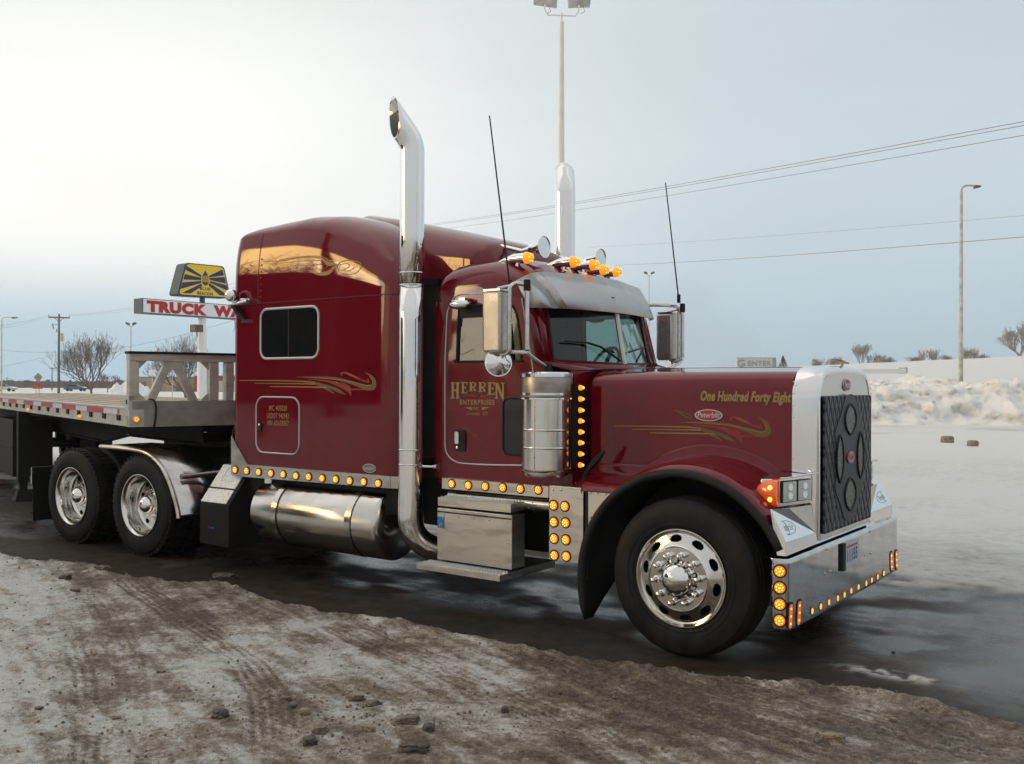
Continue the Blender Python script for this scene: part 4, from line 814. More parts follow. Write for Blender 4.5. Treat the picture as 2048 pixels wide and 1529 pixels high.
# ---- mirrors
def mirror(s):
    M_ = mat('mirror_shell', (.52, .48, .43), .42, .7, noise=(5, (.45, .41, .36), .4, .75), rnoise=(9, .22, .4))
    b = MB(); b.box((-1.505, s*1.285, 2.03), (-1.345, s*1.425, 2.475)); o = b.build('wing_mirror', M_, T, bev=.018, seg=3)
    b = MB(); b.box((-1.5, s*1.29, 2.477), (-1.35, s*1.42, 2.492)); b.cur = 1; b.box((-1.512, s*1.30, 2.05), (-1.507, s*1.41, 2.46)); b.build('mirror_glass', [STEEL, GLASSD], o)
    P1 = [(-1.40, s*1.36, 2.015), (-1.315, s*1.36, 2.03), (-1.305, s*1.36, 2.10), (-1.305, s*1.36, 2.45), (-1.30, s*1.34, 2.515), (-1.30, s*1.26, 2.54), (-1.36, s*1.05, 2.54), (-1.42, s*.94, 2.53)]
    b = MB(); b.tube([tuple(p) for p in smoothpts(P1, 4)], .017, 10); b.tube([(-1.16-.06, s*1.26, 2.05), (-1.22, s*1.26, 2.46), (-1.235, s*1.26, 2.53)], .017, 10)
    b.tube([(-1.40, s*1.36, 2.035), (-1.22, s*1.26, 2.03), (-1.22, s*1.20, 2.00), (-1.24, s*.96, 1.92)], .015, 10); b.tube([(-1.42, s*1.355, 2.50), (-1.305, s*1.34, 2.515)], .012, 8); b.cur = 1
    b.tube([(-1.22, s*1.26, 2.48), (-1.22, s*1.26, 2.56)], .026, 8); b.tube([(-1.24, s*.96, 1.95), (-1.22, s*.96, 1.86)], .03, 8); b.build('mirror_bracket', [STEEL, BLACK], o)
    nrm = Vector((.75, s*.62, .1)).normalized(); b = MB(); b.M = Matrix.Translation((-1.405, s*1.36, 1.955)) @ nrm.to_track_quat('Z', 'Y').to_matrix().to_4x4()
    b.lathe([(.001, .045), (.045, .038), (.08, .018), (.096, 0), (.103, 0), (.103, -.012), (.001, -.014)], (0, 0, 0), 'z', 28); b.build('convex_mirror', CHROME, o)
    b = MB(); q_ = SY(918, 609, -1.05); b.M = Matrix.Translation((q_.x, s*1.05, q_.z)) @ Matrix.Diagonal((1.05, .45, .42, 1)); b.lathe([(.001, -.1)]+[(.1*sin(pi*k/10), -.1*cos(pi*k/10)) for k in range(1, 10)]+[(.001, .1)], (0, 0, 0), 'z', 20)
    b.M = None; b.box((q_.x-.01, s*1.04, q_.z+.035), (q_.x+.05, s*.97, q_.z+.05)); b.build('door_convex_mirror', CHROME, o)
mirror(-1); mirror(1)
# ---- inside the cab
INT = mat('dark_interior', (.02, .02, .022), .7)
b = MB(); b.box((-1.42, -.90, 1.55), (-1.14, .90, 1.90)); b.box((-1.55, -.88, 1.90), (-1.33, .88, 1.975)); b.build('dashboard', INT, T)
for s in (-1, 1):
    b = MB(); b.box((-2.05, s*.72, 1.45), (-1.6, s*.28, 1.62)); b.box((-2.12, s*.70, 1.6), (-1.98, s*.30, 2.18)); b.build('seat', INT, T, bev=.04)
b = MB(); b.M = Matrix.Translation((-1.60, .45, 1.93)) @ Matrix.Rotation(radians(-62), 4, 'Y'); b.lathe([(.22+.014*cos(q), .014*sin(q)) for q in [2*pi*k/8 for k in range(9)]], (0, 0, 0), 'z', 28); b.box((-.2, -.02, -.01), (.2, .02, .01)); b.build('steering_wheel', INT, T); b = MB(); b.box((-2.329, -.94, 1.04), (-2.322, .94, 2.46)); b.box((-2.3, -.93, 1.032), (-1.06, .93, 1.04)); b.box((-2.32, -.90, 2.42), (-1.60, .90, 2.45)); b.build('cab_lining', INT, T)
b = MB(); P = [(-1.35, -.30, 2.46)]; 
for k in range(40): P.append((-1.36+.012*cos(k*.9), -.30+.012*sin(k*.9), 2.44-.009*k))
b.tube(P, .0035, 5); b.build('coiled_cord', BLACK, T)
# ---- chassis
b = MB()
for s in (-1, 1): b.box((-8.25, s*.38, .74), (.55, s*.46, 1.0))
b.box((-7.9, -.45, .78), (-7.85, .45, .96)); b.box((-5.4, -.45, .70), (-4.9, .45, .98)); b.box((-2.6, -.6, .45), (-1.1, .6, .98)); b.box((-8.25, -.46, .60), (-8.15, .46, 1.0)); b.box((-5.3, -.80, .45), (-4.5, .80, .90))
frame = b.build('chassis_frame', DARK, T)
b = MB(); b.tube([(0, -.9, .50), (0, .9, .50)], .06, 12)
for x in (-6.157, -7.477): b.tube([(x, -.75, .52), (x, .75, .52)], .09, 12); b.lathe([(.001, -.22), (.18, -.14), (.22, 0), (.18, .14), (.001, .22)], (x, 0, .52), 'x', 16)
b.build('axle', DARK, frame)
b = MB(); b.lathe([(.55, 0), (.55, .05), (.12, .06), (.12, 0)], (-6.6, 0, 1.08), 'z', 28); b.box((-6.9, -.45, 1.0), (-6.3, .45, 1.09)); b.build('fifth_wheel', DARK, T)
# ---- quarter fender, step box and mud flaps
QF = [(-6.87, 1.118), (-6.5, 1.118), (-6.22, 1.110), (-6.05, 1.095), (-5.90, 1.05), (-5.76, .968), (-5.67, .88), (-5.59, .77), (-5.53, .66), (-5.48, .55), (-5.46, .465)]
QF = [(p.x, p.y) for p in smoothpts([(a_, b_, 0) for a_, b_ in QF], 3)]
for s in (-1, 1):
    b = MB(); b.grid([[(x, s*y, z) for x, z in QF] for y in (1.25, .64)]); qf = b.build('quarter_fender', STEEL, T, ang=60, solid=.006)
    b = MB(); b.tube([(x, s*1.25, z-.012) for x, z in QF], .022, 10); b.build('rolled_edge', STEELD, qf)
    b = MB(); b.tube([(-5.555, s*1.16, .85), (-5.50, s*.45, .87)], .028, 12); b.build('fender_post', STEELD, qf)
xa, xb = SY(441, 935, -1.0).x, SY(495, 935, -1.0).x; xc, xd = SY(410, 1005, -1.28).x, SY(468, 1015, -1.28).x
xl, xr = (xa+xc)/2-.01, (xb+xd)/2
b = MB(); b.prism([(xl, -1.0, 1.0), (xl, -1.28, .64), (xl, -1.28, .25), (xl, -.70, .25), (xl, -.70, 1.0)], (xr-xl, 0, 0)); tb = b.build('tool_box', DARK, T, smooth=False, bev=.008)
DIA = mat('diamond_plate', (.86, .85, .81), .38, .35, bump=(95, .8, .006), noise=(60, (.55, .54, .50), .5, .7))
nrm = Vector((0, -(1.0-.64), .28)).normalized()
for t0, t1 in ((.03, .60), (.635, .97)):
    f_ = lambda t_: Vector((0, -1.0-.28*t_, 1.0-.36*t_)); q_ = [f_(t0), f_(t1)]
    b = MB(); b.prism([(xl+.012, q_[0].y, q_[0].z), (xl+.012, q_[1].y, q_[1].z), (xr-.045, q_[1].y, q_[1].z), (xr-.045, q_[0].y, q_[0].z)], tuple(nrm*.012)); b.build('diamond_tread', DIA, tb, bev=.004)
b = MB(); B_ = [f_(.12), f_(.45)]; b.tube([(xl+.13, B_[0].y-.008, B_[0].z+.012), (xl+.13, B_[1].y-.008, B_[1].z+.012), (xl+.30, B_[1].y-.008, B_[1].z+.012), (xl+.30, B_[0].y-.008, B_[0].z+.012), (xl+.13, B_[0].y-.008, B_[0].z+.012)], .003, 5); b.build('tread_outline', STEELD, tb)
b = MB(); P = [(xl+.13+.006*k, -1.283, .415+.010*sin(k*1.7)) for k in range(16)]; b.tube(P[:6], .004, 4); b.tube(P[6:], .004, 4, 1); b.build('flap_mark', [mat('red_mark', (.30, .03, .03), .5), mat('blue_mark', (.03, .14, .38), .5)], tb)
for s in (-1, 1):
    b = MB(); b.box((-8.36, s*1.22, .17), (-8.35, s*.62, .78)); mf = b.build('mud_flap', BLACK, T); b = MB(); b.box((-8.37, s*1.22, .76), (-8.33, s*.45, .80)); b.box((-8.372, s*1.235, .60), (-8.352, s*1.205, .80), 1); b.build('flap_hanger', [DARK, STEEL], mf)
# ---- wheels
def tyre_prof(R, w_, lug):    # (radius, offset from outer face inward)
    return [(.322, .012), (.335, -.002), (.350, -.008), (.352, -.013), (.358, -.013), (.360, -.010), (.385, -.013), (.387, -.017), (.391, -.017), (.393, -.014), (R*.78, -.016), (R*.86, -.012), (R*.93, -.002), (R*.965, .014), (R*.985, .026), (R*.998, .045), (R, .07), (R-.012, .073), (R-.012, .080), (R, .083), (R, .12), (R-.012, .123), (R-.012, .130), (R, .133), (R, w_-.13), (R, w_-.045), (R*.965, w_-.015), (R*.86, w_+.01), (.34, w_), (.322, w_-.012)]
def make_front(s):
    w = MB(); w.lathe([(.001, .16), (.28, .16), (.30, .10)], (0, 0, 0), 'y', 24)
    root = w.build('wheel', DARK, T); R = .525
    MB().lathe(tyre_prof(R, .30, 0), (0, 0, 0), 'y', 72).build('tyre', TYRE, root, ang=25)
    rad = [.324, .3235, .316, .308, .300]+[.292-.0034*k for k in range(18)]+[.228, .218, .210, .204, .15, .12]
    off = [.004, -.008, -.008, .004, .012]+[.014-.0012*k for k in range(18)]+[-.010, -.013, -.020, -.030, -.030, -.030]
    N = 240; hz = 2*pi/10
    def skip(i, k):
        if i+1 >= len(rad): return False
        r = (rad[i]+rad[i+1])/2; q = (2*pi*(k+.5)/N+hz/2+.18) % hz-hz/2; return ((r*q)/.044)**2+((r-.261)/.0245)**2 < 1
    b = MB(); b.lathe(list(zip(rad, off)), (0, 0, 0), 'y', N, skip=skip); b.lathe([(.30, .02), (.30, .2)], (0, 0, 0), 'y', 48)
    b.build('rim', mat('polished_wheel', (.72, .70, .66), .10, 1, rnoise=(20, .07, .2)), root, ang=30)
    b = MB(); b.lathe([(.128, -.030), (.122, -.045), (.112, -.050), (.105, -.075), (.09, -.10), (.06, -.118), (.03, -.126), (.001, -.128)], (0, 0, 0), 'y', 30)
    for k in range(10): q = 2*pi*(k+.5)/10; b.M = Matrix.Rotation(q, 4, 'Y'); b.prism([(.085, -.045, -.012), (.135, -.045, -.008), (.135, -.045, .008), (.085, -.045, .012)], (0, -.02, 0))
    b.M = None; b.build('hub_cap', CHROME, root); b = MB()
    for k in range(10): b.M = Matrix.Rotation(2*pi*(k+.5)/10, 4, 'Y'); b.prism([(.078, -.098, -.002), (.128, -.0315, -.017), (.128, -.0315, .017), (.078, -.098, .002)], (.004, -.008, 0))
    b.M = None; b.build('hub_slots', DARK, root, smooth=False)
    for k in range(10):
        q = 2*pi*k/10+.12; c_ = (.158*cos(q), 0, .158*sin(q)); b = MB(); b.lathe([(.024, -.028), (.024, -.040), (.016, -.046), (.015, -.075), (.018, -.085), (.014, -.098), (.001, -.103)], c_, 'y', 12); b.build('lug_nut', CHROME, root)
    return root
def make_rear(s):
    w = MB(); w.lathe([(.001, .20), (.25, .20), (.26, .33), (.30, .40)], (0, 0, 0), 'y', 24); root = w.build('wheel', DARK, T); R = .522
    tb_ = MB().lathe(tyre_prof(R, .27, 1), (0, 0, 0), 'y', 64).lathe([(r, o+.33) for r, o in tyre_prof(R, .27, 1)], (0, 0, 0), 'y', 64)
    for k in range(52):
        q = 2*pi*k/52
        for base, d in ((0, 1), (.33, 1)):
            for a_, b_ in ((.016, .070), (.135, .20), (.205, .262)):
                tb_.M = Matrix.Rotation(q+(.03 if a_ > .1 else 0), 4, 'Y'); tb_.box((R-.022, base+a_, -.020), (R+.012, base+b_, .020))
    tb_.M = None; tb_.build('tyre', TYRE, root, ang=25)
    rad = [.324, .3235, .314, .300, .292, .290, .285, .27]+[.262-.0075*k for k in range(8)]+[.200, .19, .12, .09]
    off = [.002, -.010, -.010, .006, .03, .10, .15, .172]+[.178+.001*k for k in range(8)]+[.186, .186, .186, .186]
    N = 100; hz = 2*pi/10
    def skip(i, k): r = (rad[i]+rad[i+1])/2; q = (2*pi*(k+.5)/N) % hz-hz/2; return ((r*q)/.036)**2+((r-.238)/.022)**2 < 1
    MB().lathe(list(zip(rad, off)), (0, 0, 0), 'y', N, skip=skip).build('rim', bpy.data.materials['polished_wheel'], root, ang=30)
    b = MB(); b.lathe([(.125, .185), (.125, .15), (.108, .14), (.106, .10), (.098, .065), (.08, .038), (.05, .018), (.02, .010), (.001, .008)], (0, 0, 0), 'y', 28); b.build('hub_cap', CHROME, root)
    for k in range(10): q = 2*pi*k/10+.3; b = MB(); b.lathe([(.020, .186), (.018, .15), (.008, .135), (.001, .133)], (.152*cos(q), 0, .152*sin(q)), 'y', 10); b.build('lug_nut', CHROME, root)
    return root
wf = make_front(-1); wf.location = (0, -1.22, .525)
c = copy_tree(wf, T); c.location = (0, 1.22, .525); c.rotation_euler = (0, 0, pi)
wr = make_rear(-1); wr.location = (-6.157, -1.235, .525)
c = copy_tree(wr, T); c.location = (-7.477, -1.235, .525); c.rotation_euler = (0, .5, 0)
for x in (-6.157, -7.477): c = copy_tree(wr, T); c.location = (x, 1.235, .525); c.rotation_euler = (0, 0, pi)
# ================================================================== THE TRAILER
RZT = radians(-17.6)
TR_ = empty('flatbed_trailer', (-6.47, .04, 0), RZT, 'empty aluminium flatbed trailer with wooden deck and red and white tape behind the truck', 'trailer')
TILT = .0; MT = Matrix.Translation((-6.47, .04, 0)) @ Matrix.Rotation(RZT, 4, 'Z') @ Matrix.Rotation(TILT, 4, 'Y'); MTI = MT.inverted()
DZ = 1.535; XF, XR, YH = .9, -13.6, 1.28
b = MB(); b.box((XR, -YH+.03, DZ-.04), (XF-.12, YH-.03, DZ)); deck = b.build('deck', DECK, TR_, smooth=False)
for y in (-1.22, -1.0, -.72, -.40, -.36, 0, .36, .40, .72, 1.0, 1.22):
    w_ = .055 if abs(y) > 1.1 else .030
    MB().box((XR, y-w_, DZ+.001), (XF-.12, y+w_, DZ+.006)).build('deck_strip', ALU, deck, smooth=False)
b = MB()
for k in range(5):
    for y in (-.86, -.56, -.2, .2): b.box((-1.0-2.6*k-.02, y-.02, DZ+.002), (-1.0-2.6*k+.02, y+.02, DZ+.004))
b.build('deck_bolts', ALUD, deck, smooth=False)
for s in (-1, 1):
    b = MB(); b.box((XR, s*YH, DZ-.075), (XF-.02, s*(YH-.03), DZ+.004)); b.box((XR, s*(YH-.012), DZ-.18), (XF-.02, s*(YH-.04), DZ-.075)); b.box((XR, s*(YH+.004), DZ-.185), (XF-.02, s*(YH-.06), DZ-.172)); b.box((XR, s*(YH+.012), DZ-.006), (XF-.02, s*(YH-.02), DZ+.006))
    rail = b.build('side_rail', ALU, TR_, smooth=False)
    pk = MB(); WT_, RT_ = [bpy.data.materials.get(n_) or mat(n_, c_, .4) for n_, c_ in (('white_tape', (.66, .66, .66)), ('red_tape', (.48, .008, .014)))]
    def tp(x0, x1, m_): MB().box((x0, s*(YH+.0012), DZ-.072), (x1, s*(YH+.0025), DZ-.014)).build('reflective_tape', m_, rail, smooth=False)
    tp(.421, .50, RT_); x = .42
    while x > XR+1.5: tp(x-.58, x-.001, WT_); tp(x-1.38, x-.581, RT_); x -= 1.381
    for k in range(20):
        x = .45-.62*k; pk.box((x-.07, s*(YH+.001), DZ-.135), (x+.05, s*(YH-.012), DZ-.075))
        pk.box((x-.06, s*(YH+.003), DZ-.125), (x-.04, s*(YH+.001), DZ-.08))
    pk.build('stake_pockets', DARK, rail, smooth=False)['kind'] = 'stuff'
    for k in range(4):
        b = MB(); x = -1.35-3.4*k; b.lathe([(.022, s*.0), (.020, s*.02), (.012, s*.032), (.0005, s*.036)], (x, s*(YH-.012), DZ-.145), 'y', 12); o = b.build('marker_light', mat('small_amber', (.75, .33, .06), .3, emit=(1, .4, .05), es=.8, coat=1), rail)
# bulkhead at the front
b = MB(); b.box((XF-.12, -YH+.001, DZ-.19), (XF, YH-.001, DZ-.01)); b.box((XF-.11, -YH+.03, DZ-.01), (XF-.02, YH-.03, DZ+.075)); fb = b.build('front_beam', ALUD, TR_, smooth=False, bev=.004)
yy = lambda t_: -YH+t_
b = MB(); b.box((XF-.14, -YH, 2.02), (XF-.02, YH, 2.09)); b.cur = 1; b.box((XF-.16, -YH-.01, 2.091), (XF+.0, YH+.01, 2.115))
b.cur = 0; b.build('bulkhead_rail', [ALU, DARK], TR_, smooth=False)
for t_, w_ in ((.05, .10), (.87, .10), (1.04, .09), (1.52, .09), (1.69, .10), (2.51, .10)):
    b = MB(); b.box((XF-.13, yy(t_)-w_/2, DZ+.076), (XF-.03, yy(t_)+w_/2, 2.019)); b.build('bulkhead_post', ALU, TR_, smooth=False, bev=.006)
for c_ in (.44, 2.12):
    for sg in (-1, 1):
        b = MB(); b.prism([(XF-.11, yy(c_)+sg*.03-.045, 2.018), (XF-.11, yy(c_)+sg*.03+.045, 2.018), (XF-.11, yy(c_)+sg*.22+.045, DZ+.077), (XF-.11, yy(c_)+sg*.22-.045, DZ+.077)], (.07, 0, 0)); b.build('bulkhead_brace', ALU, TR_, smooth=False, bev=.006)
    b = MB(); b.box((XF-.115, yy(c_)-.10, 1.93), (XF-.035, yy(c_)+.10, 2.018)); b.build('brace_gusset', ALU, TR_, smooth=False)
for t0, sg in ((.10, 1), (.82, -1), (1.74, 1), (2.46, -1)):
    for z_, zs in ((2.018, -1), (DZ+.077, 1)):
        b = MB(); b.prism([(XF-.09, yy(t0), z_), (XF-.09, yy(t0)+sg*.085, z_), (XF-.09, yy(t0), z_+zs*.085)], (.03, 0, 0)); b.build('corner_gusset', ALU, TR_, smooth=False)
b = MB(); b.box((XF-.16, -YH-.006, DZ+.0), (XF-.03, -YH+.12, DZ+.13)); b.cur = 1; b.box((XF-.12, -YH-.008, DZ+.04), (XF-.07, -YH-.004, DZ+.09)); b.build('corner_casting', [ALU, DARK], TR_, smooth=False, bev=.006)
b = MB(); b.box((XF-.03, -YH-.004, DZ-.185), (XF+.002, -YH+.14, DZ-.012)); b.build('corner_plate', ALU, TR_, smooth=False)
b = MB(); b.lathe([(.036, 0), (.036, .008), (.030, .010)], (XF+.002, -YH+.065, DZ-.11), 'x', 18); o = b.build('marker_light', SILVER, TR_); b = MB(); b.lathe([(.030, .008), (.025, .014), (.0005, .018)], (XF+.002, -YH+.065, DZ-.11), 'x', 18); b.cur = 1
for k in range(5): q = 2*pi*k/5; b.lathe([(.007, .014), (.0005, .020)], (XF+.002, -YH+.065+.014*cos(q), DZ-.11+.014*sin(q)), 'x', 7)
b.build('lens', [AMBER, AMBERHOT], o)
b = MB(); b.tube([tuple(p) for p in smoothpts([(XF-.02, -YH+.20, DZ+.09), (XF+.03, -YH+.23, DZ+.08), (XF+.035, -YH+.25, DZ), (XF+.03, -YH+.24, DZ-.15), (XF-.05, -YH+.24, DZ-.22)], 4)], .010, 6); b.build('air_hose', BLACK, TR_)
b = MB(); b.box((XF+.003, .55, DZ-.13), (XF+.04, .75, DZ-.07)); b.box((XF+.003, -.12, DZ-.10), (XF+.02, -.02, DZ-.04)); b.build('hose_couplings', DARK, TR_)
# under-frame
b = MB()
for s in (-1, 1):
    b.prism([(XF-.1, s*.50, 1.34), (XF-.1, s*.50, 1.16), (-2.2, s*.50, 1.12), (-3.4, s*.50, .98), (XR, s*.50, .98), (XR, s*.50, 1.34)], (0, s*.02, 0))
    b.prism([(XF-.1, s*.42, 1.155), (-2.2, s*.42, 1.115), (-3.4, s*.42, .975), (XR, s*.42, .975), (XR, s*.42, .96), (-3.4, s*.42, .96), (-2.2, s*.42, 1.10), (XF-.1, s*.42, 1.14)], (0, s*.16, 0))
b.box((-1.1, -.50, 1.12), (XF-.1, .50, 1.16))
for k in range(24): b.box((XR+.3+.58*k, -YH+.05, 1.36), (XR+.36+.58*k, YH-.05, 1.49))
b.build('under_frame', mat('trailer_underside', (.010, .009, .008), .7, spec=.2, noise=(5, (.022, .019, .015), .45, .75)), TR_, smooth=False)
g = MTI @ SZ(46, 1001, 0); 
for s in (1, -1):
    y_ = g.y*1.0 if s == 1 else -g.y; b = MB(); z_g = g.z; b.box((g.x-.08, y_-.08, z_g+.28), (g.x+.08, y_+.08, 1.35)); b.box((g.x-.055, y_-.055, z_g+.05), (g.x+.055, y_+.055, z_g+.30)); b.prism([(g.x-.16, y_-.13, z_g+.01), (g.x+.16, y_-.13, z_g+.01), (g.x+.08, y_-.08, z_g+.16), (g.x-.08, y_-.08, z_g+.16)], (0, .26, 0)); b.build('landing_leg', DARK, TR_)
b = MB(); b.box((-8.2, -1.22, .25), (-6.45, -.62, 1.18)); b.box((-8.2, -1.23, .72), (-6.45, -1.221, .74)); b.build('side_box', mat('brown_side_box', (.014, .010, .007), .6, spec=.25), TR_, smooth=False, bev=.01)
for x in (-10.6, -11.9):
    for s in (-1, 1): c = copy_tree(wr, TR_); c.location = (x, s*1.2, .525+x*TILT); c.rotation_euler = (0, 0, 0 if s < 0 else pi)
b = MB()
for x in (-10.6, -11.9): zx = .525+x*TILT; b.tube([(x, -.8, zx), (x, .8, zx)], .07, 10); b.box((x-.08, -.6, zx), (x+.08, -.45, 1.0)); b.box((x-.08, .45, zx), (x+.08, .6, 1.0))
b.build('trailer_axle', DARK, TR_)
# ================================================================== GROUND
import numpy as np
def _h(ix, iy, s):
    n = (ix.astype(np.int64)*374761393+iy.astype(np.int64)*668265263+s*1274126177) & 0x7fffffff
    n = (n ^ (n >> 13))*1274126177 & 0x7fffffff
    return ((n ^ (n >> 16)) & 0xffff)/65535.0
def vn(x, y, s=0):
    ix, iy = np.floor(x), np.floor(y); fx, fy = x-ix, y-iy; fx = fx*fx*(3-2*fx); fy = fy*fy*(3-2*fy)
    a = _h(ix, iy, s); b_ = _h(ix+1, iy, s); c_ = _h(ix, iy+1, s); d = _h(ix+1, iy+1, s)
    return (a*(1-fx)+b_*fx)*(1-fy)+(c_*(1-fx)+d*fx)*fy
def fbm(x, y, s=0, o=4):
    t = 0; a = .5; n = 0
    for k in range(o): t = t+a*vn(x, y, s+k*7); n += a; x = x*2.03+1.7; y = y*2.03-3.1; a *= .52
    return t/n
def sst(x, a, b_): t = np.clip((x-a)/(b_-a), 0, 1); return t*t*(3-2*t)
EDGE = [(0, 1110), (90, 1125), (200, 1135), (280, 1160), (450, 1172), (550, 1205), (700, 1230), (850, 1255), (1024, 1291), (1139, 1312), (1259, 1330), (1424, 1355), (1574, 1365), (1774, 1380), (1874, 1410), (2048, 1450)]
EP = [SZ(u, v) for u, v in EDGE]; EX = [-30, -12]+[p.x for p in EP]+[4, 9, 30]; EY = [-3.4, -2.5]+[p.y for p in EP]+[-1.6, -2.6, -6]
NX = [-40, -16, -12, -8, -4, 0, 1.2, 2.0, 3.2, 6, 30]; NY = [6, 1.9, 1.7, 1.8, 2.2, 2.4, 2.45, 2.7, 3.2, 4.5, 9]
def px_path(l): return np.array([tuple(SZ(u, v))[:2] for u, v in l])
TRK = [(px_path([(235, 1150), (330, 1215), (420, 1275), (500, 1335), (545, 1400), (560, 1529)]), .16, .9), (px_path([(150, 1145), (210, 1215), (250, 1300), (262, 1400), (240, 1529)]), .15, .35),
       (px_path([(560, 1200), (760, 1290), (980, 1385), (1180, 1470), (1300, 1560)]), .20, .55), (px_path([(1100, 1320), (1290, 1395), (1480, 1460), (1680, 1529), (1800, 1570)]), .24, .75),
       (px_path([(1430, 1372), (1600, 1420), (1800, 1470), (2048, 1529)]), .26, .7), (px_path([(150, 1290), (172, 1350), (182, 1440), (170, 1560)]), .10, .8)]
def dist_path(x, y, P):
    best = np.full(x.shape, 9e9); al = np.zeros(x.shape); acc = 0; side = np.zeros(x.shape)
    for a, c in zip(P[:-1], P[1:]):
        d = c-a; L_ = np.hypot(*d); t_ = np.clip(((x-a[0])*d[0]+(y-a[1])*d[1])/(L_*L_), 0, 1); px, py = a[0]+t_*d[0], a[1]+t_*d[1]; q = np.hypot(x-px, y-py)
        m_ = q < best; best = np.where(m_, q, best); al = np.where(m_, acc+t_*L_, al); side = np.where(m_, ((x-a[0])*d[1]-(y-a[1])*d[0])/L_, side); acc += L_
    return best, al, side
def axis_pts(lo, hi, a, b_, step, grow):
    v = list(np.arange(a, b_, step)); s = step; x = b_
    while x < hi: v.append(x); s *= grow; x += s
    v.append(hi); s = step; x = a
    w_ = []
    while x > lo: s *= grow; x -= s; w_.append(max(x, lo))
    return np.array(w_[::-1]+v)
gx = axis_pts(-2600, 2600, -7.6, 3.0, .018, 1.045); gy = axis_pts(-2600, 2600, -5.2, -.9, .018, 1.045)
X, Y = np.meshgrid(gx, gy, indexing='ij'); 
e_ = np.interp(X, EX, EY)+.10*(fbm(X*2.2, Y*2.2, 3)-.5)*2+.05*(fbm(X*9, Y*9, 5)-.5)*2
nb = np.interp(X, NX, NY)+.8*(fbm(X*.7, Y*.7, 13)-.5)*2+.75*(fbm(X*2.2, Y*5, 15, 5)-.5)*2-.15
d = e_-Y; n_d = Y-nb
slush = sst(d, -.02, .10); ice = sst(n_d, -.25, .35)
near = np.exp(-((X+2)**2+(Y+2)**2)/ (16**2)) 
z = slush*(.022+.035*(fbm(X*1.6, Y*1.6, 21)-.45)+.024*(fbm(X*7, Y*7, 22, 4)-.5)+.020*(fbm(X*24, Y*24, 23, 4)-.5))
z += .032*np.exp(-((d-.10)/.075)**2)*(1.9*fbm(X*7, Y*7, 31, 4)-.35)*slush
z += ice*(.014+.045*(fbm(X*.9, Y*.9, 41)-.4)+.035*(fbm(X*3.5, Y*3.5, 43, 5)-.5))
z = z*np.clip(near*3, 0, 1)+(1-np.clip(near*3, 0, 1))*.02*(slush+ice)
dirt = np.zeros_like(X)
pat = fbm(X*.8+3, Y*1.3, 51, 5); pat2 = fbm(X*3.1, Y*4.3, 53, 5); pat3 = fbm(X*11, Y*13, 57, 4)
wl = (X+1.9)*-.38+(Y+4.0)*-.92
base = .42*np.exp(-np.maximum(d, 0)/.45)+.36+.22*sst(X, -1.2, 1.0)*sst(X, 14, 4)*sst(d, 6, 3)+1.0*(pat-.5)+.95*(pat2-.5)+.75*(pat3-.5)-.36*sst(wl, -.3, .4)
tread = np.zeros_like(X)
for P, w_, k in TRK:
    q, al, sd = dist_path(X, Y, P); m_ = sst(q, w_, w_*.72)*k; rib = .5+.5*np.sin(sd*2*np.pi/.052); lug = .5+.5*np.sign(np.sin(al*2*np.pi/.055+sd*25))
    wob = sst(fbm(X*1.4+al, Y*1.4, 77), .22, .45)
    tread = np.maximum(tread, m_*wob); z -= slush*m_*wob*(.010+.010*rib*lug); base += m_*wob*(.16+.75*(rib*(1-lug*.45)-.35))
    base += .18*np.exp(-(q/(w_*2.2))**2)*k
dirt = np.clip(base, 0, 1)*slush
# streaks along the direction in which vehicles turned
ca, sa = cos(radians(-19)), sin(radians(-19)); XR_, YR_ = X*ca+Y*sa, -X*sa+Y*ca
st = fbm(XR_*1.2, YR_*16, 61, 4); dirt = np.clip(dirt+(st-.5)*.85*slush, 0, 1)
dirtN = np.clip(.08+1.0*(fbm(X*.25, Y*.5, 71)-.5)+.72*np.exp(-np.maximum(n_d, 0)/1.1)+.5*(fbm(X*2.5, Y*4, 73)-.5), 0, 1)*ice*np.clip(np.exp(-n_d/30), .12, 1)
fw2 = np.array([FWD.x, FWD.y]); fw2 /= np.linalg.norm(fw2); rg2 = np.array([fw2[1], -fw2[0]])
dep = (X-CAM.x)*fw2[0]+(Y-CAM.y)*fw2[1]; lat = (X-CAM.x)*rg2[0]+(Y-CAM.y)*rg2[1]
patch = sst(lat, 9, 16)*np.exp(-((dep-37.5-1.2*np.sin(lat*.4))/1.3)**2)*sst(fbm(lat*.25, dep*1.6, 91), .42, .62)+.6*sst(lat, 10, 16)*np.exp(-((dep-41.5)/1.6)**2)*sst(fbm(lat*.2, dep*2, 92), .35, .6)
dirtN = np.clip(dirtN+.55*patch, 0, 1)
wet = (1-slush)*(1-ice)
wetn = fbm(X*1.1, Y*2.2, 81, 5); film = np.clip(wet*sst(wetn, .40, .62), 0, 1)*.75
film = film*(.15+.85*sst(-d+.35*(fbm(X*2.5, Y*2.5, 83)-.5), .25, 1.1))
film = np.maximum(film, wet*sst(X+.8*(fbm(X*1.3, Y*1.7, 87, 4)-.5), .5, 1.9)*sst(Y+.9*(fbm(X*1.6, Y*2, 89, 4)-.5), -1.4, -.4)*.9)
for P_, w_ in ((px_path([(0, 1050), (130, 1075), (260, 1115), (420, 1160)]), .16),):
    q, al, sd = dist_path(X, Y, P_, ); dummy = q
hump = .004*(fbm(X*2, Y*2, 85)-.5)*2; z += wet*(hump*0-.006*(1-film)*0)
